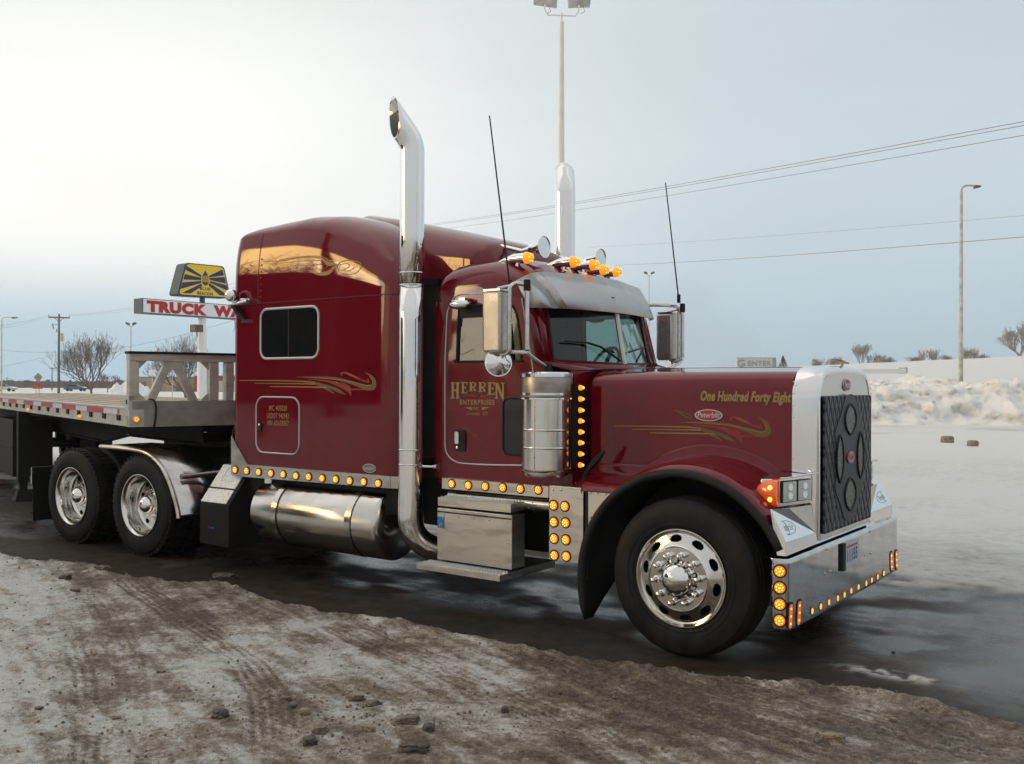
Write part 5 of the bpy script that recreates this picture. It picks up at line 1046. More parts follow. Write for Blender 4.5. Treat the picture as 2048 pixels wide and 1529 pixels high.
# lumps of slush lying in the water
lump = np.exp(-(((X-SZ(1790, 1352).x)/.26)**2+((Y-SZ(1790, 1352).y)/.07)**2))+.7*np.exp(-(((X-SZ(730, 1150).x)/.3)**2+((Y-SZ(450, 1148).y)/.16)**2))*0
lump = lump*sst(fbm(X*14, Y*14, 97, 4), .38, .6); z += lump*.018; film = film*(1-np.clip(lump*2, 0, 1))
# high ground towards the right behind the lot
ratio = lat/np.maximum(dep, 1); rise = np.interp(ratio, [-.1, .14, .25, .53, .8], [0, 1.6, 3.2, 4.35, 4.8]); z += rise*sst(dep, 50, 84)*(dep > 0)
z -= .9*sst(dep, 130, 400)*(1-sst(ratio, -.1, .1))
n0, n1 = X.shape; co = np.stack([X, Y, z], -1).reshape(-1, 3).astype(np.float32)
idx = np.arange(n0*n1).reshape(n0, n1); fc = np.stack([idx[:-1, :-1], idx[1:, :-1], idx[1:, 1:], idx[:-1, 1:]], -1).reshape(-1, 4)
def np_mesh(name, co, fc, mt_, attrs=None, kind=None):
    me = bpy.data.meshes.new(name); me.vertices.add(len(co)); me.vertices.foreach_set('co', co.astype(np.float32).ravel()); me.loops.add(fc.size); me.loops.foreach_set('vertex_index', fc.astype(np.int32).ravel())
    me.polygons.add(len(fc)); me.polygons.foreach_set('loop_start', np.arange(0, fc.size, fc.shape[1], dtype=np.int32)); me.polygons.foreach_set('use_smooth', np.ones(len(fc), dtype=bool)); me.update(calc_edges=True)
    for k, a in (attrs or {}).items(): at = me.attributes.new(k, 'FLOAT', 'POINT'); at.data.foreach_set('value', a.astype(np.float32).ravel())
    me.materials.append(mt_); o = bpy.data.objects.new(name, me); COL.objects.link(o)
    if kind: o['kind'] = kind
    return o
def ground_mat():
    M = bpy.data.materials.new('winter_ground'); M.use_nodes = True; t = M.node_tree; bs = t.nodes['Principled BSDF']; K = t.links.new
    def nd(ty, **kw):
        n = t.nodes.new(ty)
        for k, v in kw.items(): setattr(n, k, v)
        return n
    tc = nd('ShaderNodeTexCoord')
    def nz(sc, det=7, rough=.6, vec=None):
        n = nd('ShaderNodeTexNoise'); n.inputs['Scale'].default_value = sc; n.inputs['Detail'].default_value = det; n.inputs['Roughness'].default_value = rough; K(vec or tc.outputs['Object'], n.inputs['Vector']); return n.outputs[0]
    def mr(x, a, b_, c=0, d_=1):
        n = nd('ShaderNodeMapRange', clamp=True); K(x, n.inputs[0])
        for i, v in enumerate((a, b_, c, d_)): n.inputs[i+1].default_value = v
        return n.outputs[0]
    def ma(op, a, b_):
        n = nd('ShaderNodeMath', operation=op, use_clamp=False)
        for i, v in enumerate((a, b_)):
            if isinstance(v, (int, float)): n.inputs[i].default_value = v
            else: K(v, n.inputs[i])
        return n.outputs[0]
    def mixc(f, a, b_):
        n = nd('ShaderNodeMix', data_type='RGBA'); 
        if isinstance(f, float): n.inputs[0].default_value = f
        else: K(f, n.inputs[0])
        for i, v in ((6, a), (7, b_)):
            if isinstance(v, tuple): n.inputs[i].default_value = (*v, 1)
            else: K(v, n.inputs[i])
        return n.outputs[2]
    at = lambda k: (lambda n: (setattr(n, 'attribute_name', k), n.outputs['Fac'])[1])(nd('ShaderNodeAttribute'))
    fine = nz(26, 10, .78); mid = nz(6, 8, .65); grain = nz(120, 5, .75); speck = nz(70, 3, .6)
    dt = ma('ADD', at('dirt'), ma('ADD', ma('MULTIPLY', ma('SUBTRACT', fine, .5), 2.3), ma('MULTIPLY', ma('SUBTRACT', grain, .5), 1.7)))
    c1 = mixc(mr(dt, .0, .48), (.74, .735, .71), (.40, .35, .285)); c2 = mixc(mr(dt, .42, .75), c1, (.225, .178, .130)); c3 = mixc(mr(dt, .75, 1.15), c2, (.070, .052, .036))
    c4 = mixc(mr(speck, .66, .74, 0, .65), c3, (.05, .036, .025))
    dn = ma('ADD', at('dirtn'), ma('ADD', ma('MULTIPLY', ma('SUBTRACT', mid, .5), 1.1), ma('MULTIPLY', ma('SUBTRACT', fine, .5), .8)))
    ci = mixc(mr(dn, .05, .55), (.76, .76, .74), (.56, .545, .51)); ci = mixc(mr(dn, .55, 1.0), ci, (.16, .15, .13))
    snowy = mixc(at('ice'), c4, ci)
    asph = mixc(mr(mid, .35, .65), (.020, .0135, .0085), (.048, .033, .022)); asph = mixc(mr(grain, .58, .72), asph, (.08, .066, .052)); film_n = nz(2.1, 8, .7); asph = mixc(mr(film_n, .54, .68, 0, .75), asph, (.085, .064, .046))
    col = mixc(at('wet'), snowy, asph); K(col, bs.inputs['Base Color'])
    film = at('film'); rw = mr(film, 0, 1, .62, .055); rw = ma('ADD', rw, mr(film_n, .46, .68, 0, .20)); rs = mr(dt, 0, 1, .75, .48)
    mxr = nd('ShaderNodeMix', data_type='FLOAT'); K(at('wet'), mxr.inputs[0]); K(rs, mxr.inputs[2]); K(rw, mxr.inputs[3]); K(mxr.outputs[0], bs.inputs['Roughness'])
    hgt = ma('ADD', ma('MULTIPLY', fine, .030), ma('ADD', ma('MULTIPLY', grain, .010), ma('MULTIPLY', mid, .02)))
    st_ = nd('ShaderNodeMix', data_type='FLOAT'); K(at('wet'), st_.inputs[0]); st_.inputs[2].default_value = 1.0; 
    wst = mr(film, 0, 1, .4, .05); K(wst, st_.inputs[3])
    bp = nd('ShaderNodeBump'); bp.inputs['Distance'].default_value = 1.0; K(st_.outputs[0], bp.inputs['Strength']); K(hgt, bp.inputs['Height']); K(bp.outputs[0], bs.inputs['Normal'])
    sp_ = nd('ShaderNodeMix', data_type='FLOAT'); K(at('wet'), sp_.inputs[0]); sp_.inputs[2].default_value = .35; K(mr(film, 0, 1, .12, .32), sp_.inputs[3]); K(sp_.outputs[0], bs.inputs['Specular IOR Level'])
    return M
GM = ground_mat()
ground = np_mesh('ground', co, fc, GM, dict(dirt=dirt, dirtn=dirtN, ice=ice, wet=np.clip(wet*(1-np.clip(lump*1.6, 0, 1)), 0, 1), film=film), 'structure')
def gz(x, y):
    i = min(max(int(np.searchsorted(gx, x)), 1), n0-1); j = min(max(int(np.searchsorted(gy, y)), 1), n1-1); return float(z[i, j])
# ------------------------------------------------------------------ plowed bank on the right
def lw(lat_, dep_, z_=0): return (CAM.x+fw2[0]*dep_+rg2[0]*lat_, CAM.y+fw2[1]*dep_+rg2[1]*lat_, z_)
la = np.arange(5, 40, .11); ss = np.linspace(0, 1, 74); LA, S_ = np.meshgrid(la, ss, indexing='ij')
D0 = 43.3+.9*(fbm(LA*.35, LA*0, 101)-.5)*2
DPT = D0+10*S_
prof_ = np.interp(S_, [0, .06, .16, .26, .34, .42, .6, 1], [0, .35, 1.25, 1.95, 2.15, 2.1, 2.0, 2.2])
HT = prof_*(.80+.5*(fbm(LA*.45, S_*2, 105)-.5)+.22*sst(LA, 14, 22))*sst(LA, 5, 9)
bil = np.abs(fbm(LA*1.3, S_*8, 107, 4)-.5)*2; HT = HT+sst(S_, .0, .12)*(.40*(fbm(LA*.9, S_*7, 109, 4)-.5)+.42*(bil-.3)+.22*(fbm(LA*3.5, S_*22, 111, 3)-.5))-.06
DPT = DPT+(1.5*(fbm(LA*.9, HT*1.6+S_*2, 113, 4)-.5)+.5*(fbm(LA*3, HT*4.5, 115, 3)-.5))*sst(S_, .0, .08)
PX, PY_ = CAM.x+fw2[0]*DPT+rg2[0]*LA, CAM.y+fw2[1]*DPT+rg2[1]*LA
cb = np.stack([PX, PY_, HT], -1).reshape(-1, 3); ib = np.arange(LA.size).reshape(LA.shape); fb_ = np.stack([ib[:-1, :-1], ib[1:, :-1], ib[1:, 1:], ib[:-1, 1:]], -1).reshape(-1, 4)
SNOW = mat('plowed_snow', (.80, .795, .77), .8, noise=(1.1, (.60, .575, .52), .48, .70), bump=(6, .5, .08))
SNOWC = mat('clean_snow', (.82, .82, .82), .8, noise=(2.5, (.72, .72, .73), .4, .7), bump=(8, .3, .05))
o = np_mesh('snow_bank', cb, fb_, SNOW); tag(o, 'long lumpy bank of plowed dirty snow along the right edge of the lot', 'snow bank')
# snow pile on the left behind the deck
def pile(name, c, w_, h_, dp, seed, label, m=None):
    aa, bb = np.meshgrid(np.linspace(-1, 1, 60), np.linspace(-1, 1, 40), indexing='ij'); r_ = np.sqrt(aa**2+bb**2); hz = np.clip(1-r_, 0, 1)**.7*(.8+.7*(fbm(aa*3+seed, bb*3, seed)-.5))+.15*(fbm(aa*9, bb*9, seed+3)-.5)*(r_ < .95)
    P = np.stack([c[0]+rg2[0]*aa*w_+fw2[0]*bb*dp, c[1]+rg2[1]*aa*w_+fw2[1]*bb*dp, c[2]-.1+hz*h_], -1).reshape(-1, 3); i_ = np.arange(aa.size).reshape(aa.shape); f_ = np.stack([i_[:-1, :-1], i_[1:, :-1], i_[1:, 1:], i_[:-1, 1:]], -1).reshape(-1, 4)
    o = np_mesh(name, P, f_, m or SNOWC); return tag(o, label, 'snow pile')
q = SD(256, 790, 66); pile('snow_pile', (q.x, q.y, 0), 2.3, 2.75, 2.5, 5, 'white heap of plowed snow beyond the flatbed deck', None)
# ------------------------------------------------------------------ lumps of ice and slush
ICE = mat('dirty_ice', (.17, .135, .095), .45, noise=(22, (.08, .062, .042), .4, .65), bump=(45, .8, .012), coat=.15)
ICED = mat('dark_slush', (.075, .055, .038), .45, noise=(22, (.035, .026, .018), .4, .65), bump=(45, .8, .012), coat=.2)
ICEY = mat('tan_ice', (.27, .215, .14), .4, noise=(22, (.15, .115, .07), .4, .65), bump=(45, .7, .012), coat=.3)
def chunk(u, v, w_, dp, h_, rot, m_, label, seed):
    p = SZ(u, v, .03); bm = bmesh.new(); bmesh.ops.create_icosphere(bm, subdivisions=4, radius=1)
    for vv in bm.verts:
        c = vv.co.copy(); n1_ = noise.fractal(c*1.3+Vector((seed, 0, 0)), 1.0, 2.0, 3); n2_ = noise.fractal(c*4+Vector((0, seed, 0)), 1.0, 2.0, 4)
        mx_ = max(abs(c.x), abs(c.y), abs(c.z)); c = c*(.45+.55/mx_*.8); vv.co = c*(1+.26*n1_+.13*n2_)
        vv.co.x *= w_; vv.co.y *= dp; vv.co.z *= h_
    me = bpy.data.meshes.new('ice_chunk'); bm.to_mesh(me); bm.free(); me.materials.append(m_); me.shade_smooth(); me.set_sharp_from_angle(angle=radians(38)); o = bpy.data.objects.new('ice_chunk', me); COL.objects.link(o)
    o.location = (p.x, p.y, gz(p.x, p.y)+h_*.55); o.rotation_euler = (random.uniform(-.1, .1), random.uniform(-.1, .1), rot); return tag(o, label, 'ice chunk', 'chunks of dirty ice on the lot')
CH = [(826, 1503, .085, .030, .026, .45, ICED, 'long dark log-shaped ice chunk nearest the bottom edge of the photo'), (812, 1448, .075, .035, .026, .55, ICE, 'long brown ice chunk just above the log-shaped one'),
 (857, 1463, .035, .03, .024, .2, ICED, 'stubby dark chunk right of the long brown one'), (440, 1432, .045, .04, .030, .3, ICED, 'knobbly dark ice lump standing alone left of the heap'),
 (1668, 1478, .060, .035, .024, .35, ICEY, 'pale tan ice lump alone in front of the puddle'), (78, 1421, .022, .016, .012, .3, ICED, 'small dark lump on the white snow at the far left'),
 (233, 1434, .026, .016, .012, .4, ICEY, 'small flat tan chunk left of the knobbly lump'), (573, 1393, .036, .016, .014, .3, ICE, 'thin flat chunk at the top left of the heap'),
 (587, 1408, .020, .02, .018, .9, ICE, 'small brown lump under the thin flat chunk'), (612, 1428, .030, .026, .022, .3, ICEY, 'tan rounded chunk in the middle of the heap'),
 (640, 1465, .045, .035, .024, .5, ICE, 'grey brown chunk in the lower part of the heap'), (620, 1488, .036, .03, .026, 1.1, ICED, 'dark angular chunk at the bottom of the heap'),
 (712, 1396, .060, .03, .018, .2, ICE, 'flat wide chunk right of the heap'), (745, 1410, .040, .03, .02, 1.4, ICE, 'brown crusty chunk beside the flat wide one'), (735, 1462, .050, .024, .018, .2, ICEY, 'yellowish flat chunk left of the long brown one'),
 (1010, 1420, .022, .024, .026, .4, ICED, 'dark lump standing below the middle of the truck'), (131, 1155, .060, .04, .03, .2, ICED, 'dark lump at the slush edge below the rear wheels'), (205, 1140, .080, .05, .03, .2, ICE, 'brown lump on the slush edge in front of the rear wheels'),
 (450, 1150, .13, .06, .035, .2, ICED, 'dark muddy clod lying in the wet strip below the fuel tank'), (150, 1178, .05, .03, .02, .1, ICE, 'small clod behind the tyre tracks at left'), (1787, 1297, .012, .010, .008, .4, ICED, 'tiny dark pebble in the middle of the puddle'),
 (1786, 1434, .02, .012, .009, .2, ICEY, 'tiny pale crumb on the brown slush at right'), (1120, 1385, .014, .012, .012, .2, ICED, 'tiny dark lump above the middle of the slush'), (322, 1343, .03, .02, .015, .2, ICE, 'small brown clod between the tyre tracks')]
for k, c_ in enumerate(CH): chunk(*c_[:7], c_[7], k*3.7+1)
for (u, v, dz, lab) in ((1895, 887, .17, 'grey block of snow on the icy lot, nearer the grille'), (1946, 894, .14, 'smaller grey block of snow farther right on the icy lot')):
    p = SZ(u, v, 0); bm = bmesh.new(); bmesh.ops.create_icosphere(bm, subdivisions=3, radius=1)
    for vv in bm.verts: c = vv.co; mx_ = max(abs(c.x), abs(c.y), abs(c.z)); vv.co = c*(.3+.7/mx_)*(1+.2*noise.noise(c*2.2)); vv.co *= dz; vv.co.z *= .75
    me = bpy.data.meshes.new('snow_block'); bm.to_mesh(me); bm.free(); me.materials.append(mat('grey_snow', (.24, .22, .18), .7, noise=(9, (.15, .135, .11), .4, .7))); o = bpy.data.objects.new('snow_block', me); COL.objects.link(o); o.location = (p.x, p.y, dz*.6); o.rotation_euler = (0, 0, .6); tag(o, lab, 'snow block', 'blocks of snow on the icy lot')
# loose crumbs nobody could count
rnd = random.Random(3); vs, fs = [], []
def crumb(x, y, s_):
    b0 = len(vs); zc = gz(x, y)+s_*.3; q = rnd.random()*6.28
    P = [(cos(q+k*2.1)*s_*rnd.uniform(.7, 1.3), sin(q+k*2.1)*s_*rnd.uniform(.6, 1.1), -s_*.5) for k in range(3)]+[(cos(q+1+k*2.1)*s_*rnd.uniform(.4, .8), sin(q+1+k*2.1)*s_*rnd.uniform(.4, .8), s_*rnd.uniform(.3, .7)) for k in range(3)]
    vs.extend((x+a, y+b_, zc+c) for a, b_, c in P); fs.extend(tuple(b0+i for i in f) for f in ((0, 1, 2), (3, 4, 5), (0, 3, 1), (1, 3, 4), (1, 4, 2), (2, 4, 5), (2, 5, 0), (0, 5, 3)))
n_c = 0
while n_c < 2600:
    u, v = rnd.uniform(-40, 2090), rnd.uniform(1105, 1560); p = SZ(u, v); dd = float(np.interp(p.x, EX, EY))-p.y
    if dd < .02: continue
    dens = .30*math.exp(-max(dd, 0)/.2)+.035+.55*math.exp(-(((u-680)/230)**2+((v-1440)/60)**2))+.3*math.exp(-(((u-1180)/300)**2+((v-1440)/60)**2))+.16*math.exp(-((u-150)/140)**2)
    if rnd.random() > dens: continue
    crumb(p.x, p.y, .0022+.012*rnd.random()**3.2*(1+.6*math.exp(-max(dd, 0)/.15))); n_c += 1
me = bpy.data.meshes.new('slush_crumbs'); me.from_pydata(vs, [], fs); me.materials.append(mat('slush_crumb', (.24, .195, .145), .6, noise=(4, (.11, .085, .06), .4, .6))); o = bpy.data.objects.new('slush_crumbs', me); COL.objects.link(o); tag(o, 'loose crumbs of brown slush scattered over the foreground', 'slush crumbs', kind='stuff')
# ================================================================== SURROUNDINGS
GALV = mat('galvanised_pole', (.56, .55, .50), .5, .1, noise=(3, (.33, .32, .29), .4, .7)); WOODP = mat('weathered_pole', (.15, .13, .11), .8, noise=((8, 8, 1), (.09, .08, .07), .4, .7)); CREAM = mat('cream_painted_steel', (.84, .79, .68), .5, noise=(2, (.76, .71, .60), .4, .7))
BARK = mat('bare_bark', (.10, .082, .068), .85, noise=(6, (.07, .057, .047), .4, .7)); TWIG = mat('twigs', (.16, .125, .10), .9); DGREY = mat('dark_fixture', (.10, .10, .095), .6); SIGNW = mat('sign_white', (.84, .84, .85), .4, noise=(1.2, (.78, .78, .80), .35, .7)); SIGNG = mat('sign_grey_edge', (.07, .11, .145), .6); SIGNR = mat('sign_red', (.42, .02, .018), .4); SIGNY = mat('sign_yellow', (.80, .56, .03), .4); NAVY = mat('sign_navy', (.022, .03, .10), .4)
def P0(u, dep_, z_=0.0): p = SD(u, 765, dep_); return Vector((p.x, p.y, z_))
def VZ(u, v, dep_): return SD(u, v, dep_).z
# tall floodlight mast behind the cab
p = P0(1121, 36); zt = VZ(1121, 36, 36); r3 = Vector((rg2[0], rg2[1], 0)); f3 = Vector((fw2[0], fw2[1], 0))
t_ = empty('light_mast', p, 0, 'tall cream floodlight mast rising behind the cab roof', 'light mast'); z_ = lambda v: VZ(1121, v, 36)
MB().tube([(0, 0, 0), (0, 0, z_(300)), (0, 0, z_(44))], [.14, .115, .085], 14).tube([(0, 0, z_(44)), (0, 0, z_(26))], .03, 8).build('pole', CREAM, t_)
b = MB(); b.tube([tuple(r3*a+Vector((0, 0, z_(v)))) for a, v in ((-.64, 8), (-.64, 20), (-.52, 30), (0, 31), (.5, 32), (.62, 24), (.64, 10))], .025, 8); b.build('cross_arm', CREAM, t_)
for a, w_, tl in ((-.62, .86, .10), (.66, .80, -.02)):
    b = MB(); c = r3*a; zz_ = z_(8)
    b.prism([tuple(c+r3*(-w_/2)+Vector((0, 0, zz_+tl))), tuple(c+r3*(w_/2)+Vector((0, 0, zz_-tl*.3))), tuple(c+r3*(w_/2+.05)+Vector((0, 0, zz_+.62))), tuple(c+r3*(-w_/2-.05)+Vector((0, 0, zz_+.62+tl)))], tuple(f3*.35)); b.build('floodlight', GALV, t_)
    b = MB(); b.tube([tuple(c+r3*.12+Vector((0, 0, zz_-.05))), tuple(c+r3*.2-Vector((0, 0, .28-zz_))), tuple(c+r3*.05+Vector((0, 0, zz_-.36)))], .010, 5); b.build('light_cable', DGREY, t_)
# street lamps
def street_lamp(u, dep_, v0, v1, ua, va, label, r=.09, base=None):
    zb = base if base is not None else 0; p = P0(u, dep_, zb); t_ = empty('street_lamp', p, 0, label, 'street lamp', 'street lamps around the lot'); H_ = VZ(u, v1, dep_)-zb; dx = (ua-u)/FPX*dep_; ha = VZ(ua, va, dep_)-zb
    MB().tube([(0, 0, -.5), (0, 0, H_*.95), (0, 0, H_-.3)], [r*1.3, r*.8, r*.7], 10).build('pole', GALV, t_)
    pts = smoothpts([(0, 0, H_-.32), r3*dx*.08+Vector((0, 0, H_-.1)), r3*dx*.35+Vector((0, 0, H_)), r3*dx*.8+Vector((0, 0, ha+.04))], 4); MB().tube([tuple(q) for q in pts], r*.55, 8).build('arm', GALV, t_)
    b = MB(); s_ = 1 if dx > 0 else -1; c = r3*dx*.72+Vector((0, 0, ha)); b.prism([tuple(c+f3*-.15+Vector((0, 0, .08))), tuple(c+f3*-.15+r3*dx*.30+Vector((0, 0, .05))), tuple(c+f3*-.15+r3*dx*.30+Vector((0, 0, -.03))), tuple(c+f3*-.15+Vector((0, 0, -.10)))], tuple(f3*.3)); b.build('lamp_head', DGREY, t_); return t_
street_lamp(1921.5, 56, 738, 371, 1958, 374, 'street lamp standing in the snow bank at the right of the photo', .10, 2.2)
street_lamp(3, 105, 790, 635, 33, 636, 'thin street lamp at the far left edge of the photo', .07)
def twin_lamp(u, dep_, v1, label, half=8.5, base=0, r=.07):
    p = P0(u, dep_, base); t_ = empty('twin_lamp', p, 0, label, 'twin lamp', 'twin-headed parking lot lamps'); H_ = VZ(u, v1, dep_)-base; w_ = half/FPX*dep_
    MB().tube([(0, 0, -.4), (0, 0, H_)], [r*1.2, r*.8], 8).build('pole', GALV, t_)
    for s in (-1, 1):
        MB().tube([(0, 0, H_-.1), tuple(r3*s*w_*.5+Vector((0, 0, H_+.05)))], r*.5, 6).build('arm', GALV, t_); c = r3*s*w_*.75+Vector((0, 0, H_+.12*1)); b = MB(); b.prism([tuple(c-r3*s*w_*.35+Vector((0, 0, -.02))-f3*.2), tuple(c+r3*s*w_*.4+Vector((0, 0, .15))-f3*.2), tuple(c+r3*s*w_*.4+Vector((0, 0, .38))-f3*.2), tuple(c-r3*s*w_*.3+Vector((0, 0, .28))-f3*.2)], tuple(f3*.4)); b.build('lamp_head', DGREY, t_)
twin_lamp(261.5, 120, 653, 'twin-headed lamp between the two bare trees'); twin_lamp(1297.5, 130, 551, 'faint twin-headed lamp beside the far wing mirror', 9, 2)
# utility poles and wires
def upole(u, dep_, v1, armv, halfpx, label, tr=True, r=.16):
    p = P0(u, dep_, -.5); t_ = empty('utility_pole', p, 0, label, 'utility pole', 'wooden utility poles'); z_ = lambda v: VZ(u, v, dep_)+.5
    MB().tube([(0, 0, 0), (0, 0, z_(v1))], [r*1.2, r*.7], 9).build('pole', WOODP, t_); w_ = halfpx/FPX*dep_
    tilt = Vector((0, 0, -.03*w_)); b = MB(); a0, a1 = -r3*w_+Vector((0, 0, z_(armv)))-tilt, r3*w_+Vector((0, 0, z_(armv)))+tilt; b.tube([tuple(a0), tuple(a1)], .10 if tr else .06, 6); b.tube([tuple(a0*.5+Vector((0, 0, z_(armv)*.5))), (0, 0, z_(armv)-.6*w_/1.5)], .04, 5); b.tube([tuple(a1*.5+Vector((0, 0, z_(armv)*.5))), (0, 0, z_(armv)-.6*w_/1.5)], .04, 5); b.build('crossarm', WOODP, t_)
    b = MB()
    for a in (a0*.97, a1*.97): b.tube([tuple(Vector((a.x, a.y, z_(armv)))), tuple(Vector((a.x, a.y, z_(armv)+.42)))], .06, 6)
    b.build('insulators', GALV, t_)
    if tr:
        b = MB(); c = r3*.12/FPX*1926; b.tube([tuple(r3*.36+Vector((0, 0, z_(683)))), tuple(r3*.36+Vector((0, 0, z_(667))))], .22, 14); b.build('transformer', GALV, t_)
        b = MB(); b.tube([tuple(-r3*.95+Vector((0, 0, z_(648)))), (0, 0, z_(650))], .03, 5); b.tube([tuple(-r3*.85+Vector((0, 0, z_(648)))), tuple(-r3*.75+Vector((0, 0, z_(658))))], .07, 5); b.tube([tuple(-r3*.3+Vector((0, 0, z_(658)))), tuple(-r3*.3+Vector((0, 0, z_(665))))], .06, 5); b.build('cutout_switch', DGREY, t_)
    return t_
upole(117.5, 128, 628, 635.5, 21, 'weathered wooden utility pole with crossarm and transformer at left')
upole(104, 230, 735, 737, 7, 'small distant utility pole right of the red sign', False, .13); upole(14, 420, 754, 757, 5, 'tiny far utility pole on the skyline at left', False, .14)
WIRE = mat('power_cable', (.26, .26, .27), .6)
def wire(pts, r, label, sag=0):
    P = [SD(u, v, d_) for u, v, d_ in pts]
    if len(P) == 2: P = [P[0].lerp(P[1], k/12)-Vector((0, 0, sag*4*(k/12)*(1-k/12))) for k in range(13)]
    o = MB().tube([tuple(q) for q in P], r*.72, 5).build('power_line', WIRE, None); return tag(o, label, 'power line', 'overhead power lines')
wire([(858, 449.5, 150), (2100, 234, 44)], .028, 'topmost power line crossing the sky at right', .3); wire([(858, 452, 152), (2100, 242, 45)], .028, 'second power line close below the topmost at right', .3)
wire([(880, 459, 150), (2100, 262, 46)], .026, 'third power line from the top at right', .3); wire([(1180, 495, 130), (2100, 427, 62)], .016, 'faint upper line of the lower pair at right', .2); wire([(1230, 531, 130), (2100, 470, 50)], .030, 'darker lower line meeting the lamp post at right', .2)
wire([(139, 630, 128), (470, 566, 90)], .020, 'wire running right from the pole top towards the sign', .6); wire([(139, 632, 129), (470, 575, 92)], .016, 'wire just below it towards the sign', .6)
wire([(97, 631, 128), (-40, 655, 110)], .022, 'upper wire leaving the pole to the left', .3); wire([(97, 634, 129), (-40, 662, 110)], .018, 'second wire leaving the pole to the left', .3)
wire([(117, 705, 128), (-40, 696, 112)], .022, 'lower cable leaving the pole to the left', .2); wire([(117, 708, 128), (-40, 742, 118)], .022, 'lowest cable sloping down left from the pole', .1); wire([(118, 705, 128), (480, 637, 80)], .024, 'lower cable rising right behind the bulkhead', .8)
# bare trees
TWIGL = mat('pale_twigs', (.36, .34, .32), .9)
def bare_tree(u, dep_, v_top, label, seed, base=0.0, spread=.42, trunk=.2, depth=7, cat='tree', tm=None, name='bare_tree', lean=0, r0=.16, twr=.018, nk=3, group='bare winter trees'):
    rn = random.Random(seed); p = P0(u, dep_, base); H_ = VZ(u, v_top, dep_)-base; t_ = empty(name, p, 0, label, cat, group); tb, cb_ = MB(), MB()
    def seg(a, d_, L_, r_, lv):
        pts = [a]; dd_ = d_.copy()
        for k in range(3):
            dd_ = (dd_+Vector((rn.gauss(0, .07), rn.gauss(0, .07), .13 if lv > 1 else .05))).normalized(); pts.append(pts[-1]+dd_*L_/3)
        tw_ = twr*(1 if lv > 3 else 1.2); rs = [max(r_*(1-.15*k), tw_) for k in range(4)]; (tb if lv == 0 else cb_).tube([tuple(q) for q in pts], rs, 6 if lv < 2 else 3, caps=False)
        if lv >= depth: return
        n = nk if lv < 2 else 3 if lv < 4 else 2
        for k in range(n):
            ang = rn.uniform(.6, 1.15)*spread*(1.7 if lv == 0 else 1.15); az = rn.uniform(0, 2*pi) if n < 3 else 2*pi*k/n+rn.uniform(-.5, .5); ax_ = dd_.orthogonal().normalized(); ax_.rotate(Matrix.Rotation(az, 3, dd_)); nd_ = (dd_*cos(ang)+ax_*sin(ang)).normalized(); j = rn.choice((2, 3, 3)) if lv > 0 else 3
            seg(pts[j], nd_, L_*rn.uniform(.62, .90) if lv else H_*.26*rn.uniform(.85, 1.1), max(r_*.58, twr), lv+1)
    if name == 'bare_bush':
        for k in range(14):
            off = r3*rn.gauss(0, H_*.34)+f3*rn.gauss(0, H_*.12); seg(off, Vector((off.x*.25/H_, off.y*.25/H_, 1)).normalized(), H_*rn.uniform(.2, .34), .035, 2)
    else: seg(Vector((0, 0, -.2)), Vector((lean, 0, 1)).normalized(), H_*trunk, r0, 0)
    mz = max((v[2] for v in cb_.v), default=1); sc = H_/mz
    for m_ in (tb, cb_): m_.v = [(x*sc, y*sc, z_*sc) for x, y, z_ in m_.v]
    (tb if tb.v else MB().tube([(0, 0, -.2), (0, 0, .5)], .05, 6)).build('trunk', BARK, t_); cb_.build('crown', tm or TWIG, t_, smooth=False); return t_
bare_tree(183, 112, 657, 'large spreading bare tree right of the utility pole', 11, 0, .50, .15, 7, r0=.24, twr=.013, nk=5)
bare_tree(372, 104, 664, 'bare tree behind the trailer bulkhead', 5, 0, .46, .16, 7, r0=.20, twr=.012, nk=5)
bare_tree(215, 170, 745, 'small reddish bare tree low behind the large one', 21, 0, .5, .2, 6, r0=.12, twr=.02, group='small background trees')
BR = lambda ratio_: float(np.interp(ratio_, [-.1, .14, .25, .53, .8], [0, 1.6, 3.2, 4.35, 4.8]))
for k, (u, d_, v, sp, lab) in enumerate(((1636, 105, 714, .6, 'low bare bush on the bank just right of the sign'), (1672, 108, 712, .6, 'second low bare bush right of the sign'), (1722, 104, 684, .45, 'tall narrow bare tree above the grille'), (1752, 104, 702, .5, 'bare shrub leaning beside the tall narrow tree'), (1775, 106, 712, .6, 'small bush at the right foot of the narrow tree'),
     (1828, 100, 710, .65, 'round dark bush left in the middle group'), (1866, 100, 697, .6, 'highest dark bush of the middle group'), (1893, 102, 708, .6, 'dark bush just left of the lamp post'), (1936, 100, 694, .55, 'bush directly behind the lamp post'), (1962, 101, 706, .6, 'thin bush right of the lamp post'), (2040, 88, 640, .55, 'large bare tree cut by the right edge of the photo'))):
    bare_tree(u, d_, v, lab, 30+k, BR((u-1024)/FPX)-.1, sp*.8, .13, 6 if d_ > 90 else 7, r0=.10 if d_ > 90 else .2, twr=.014, nk=4, tm=TWIGL, cat='bush' if d_ > 90 and k != 2 else 'tree', name='bare_bush' if d_ > 90 and k != 2 else 'bare_tree', group='bare bushes on the bank')
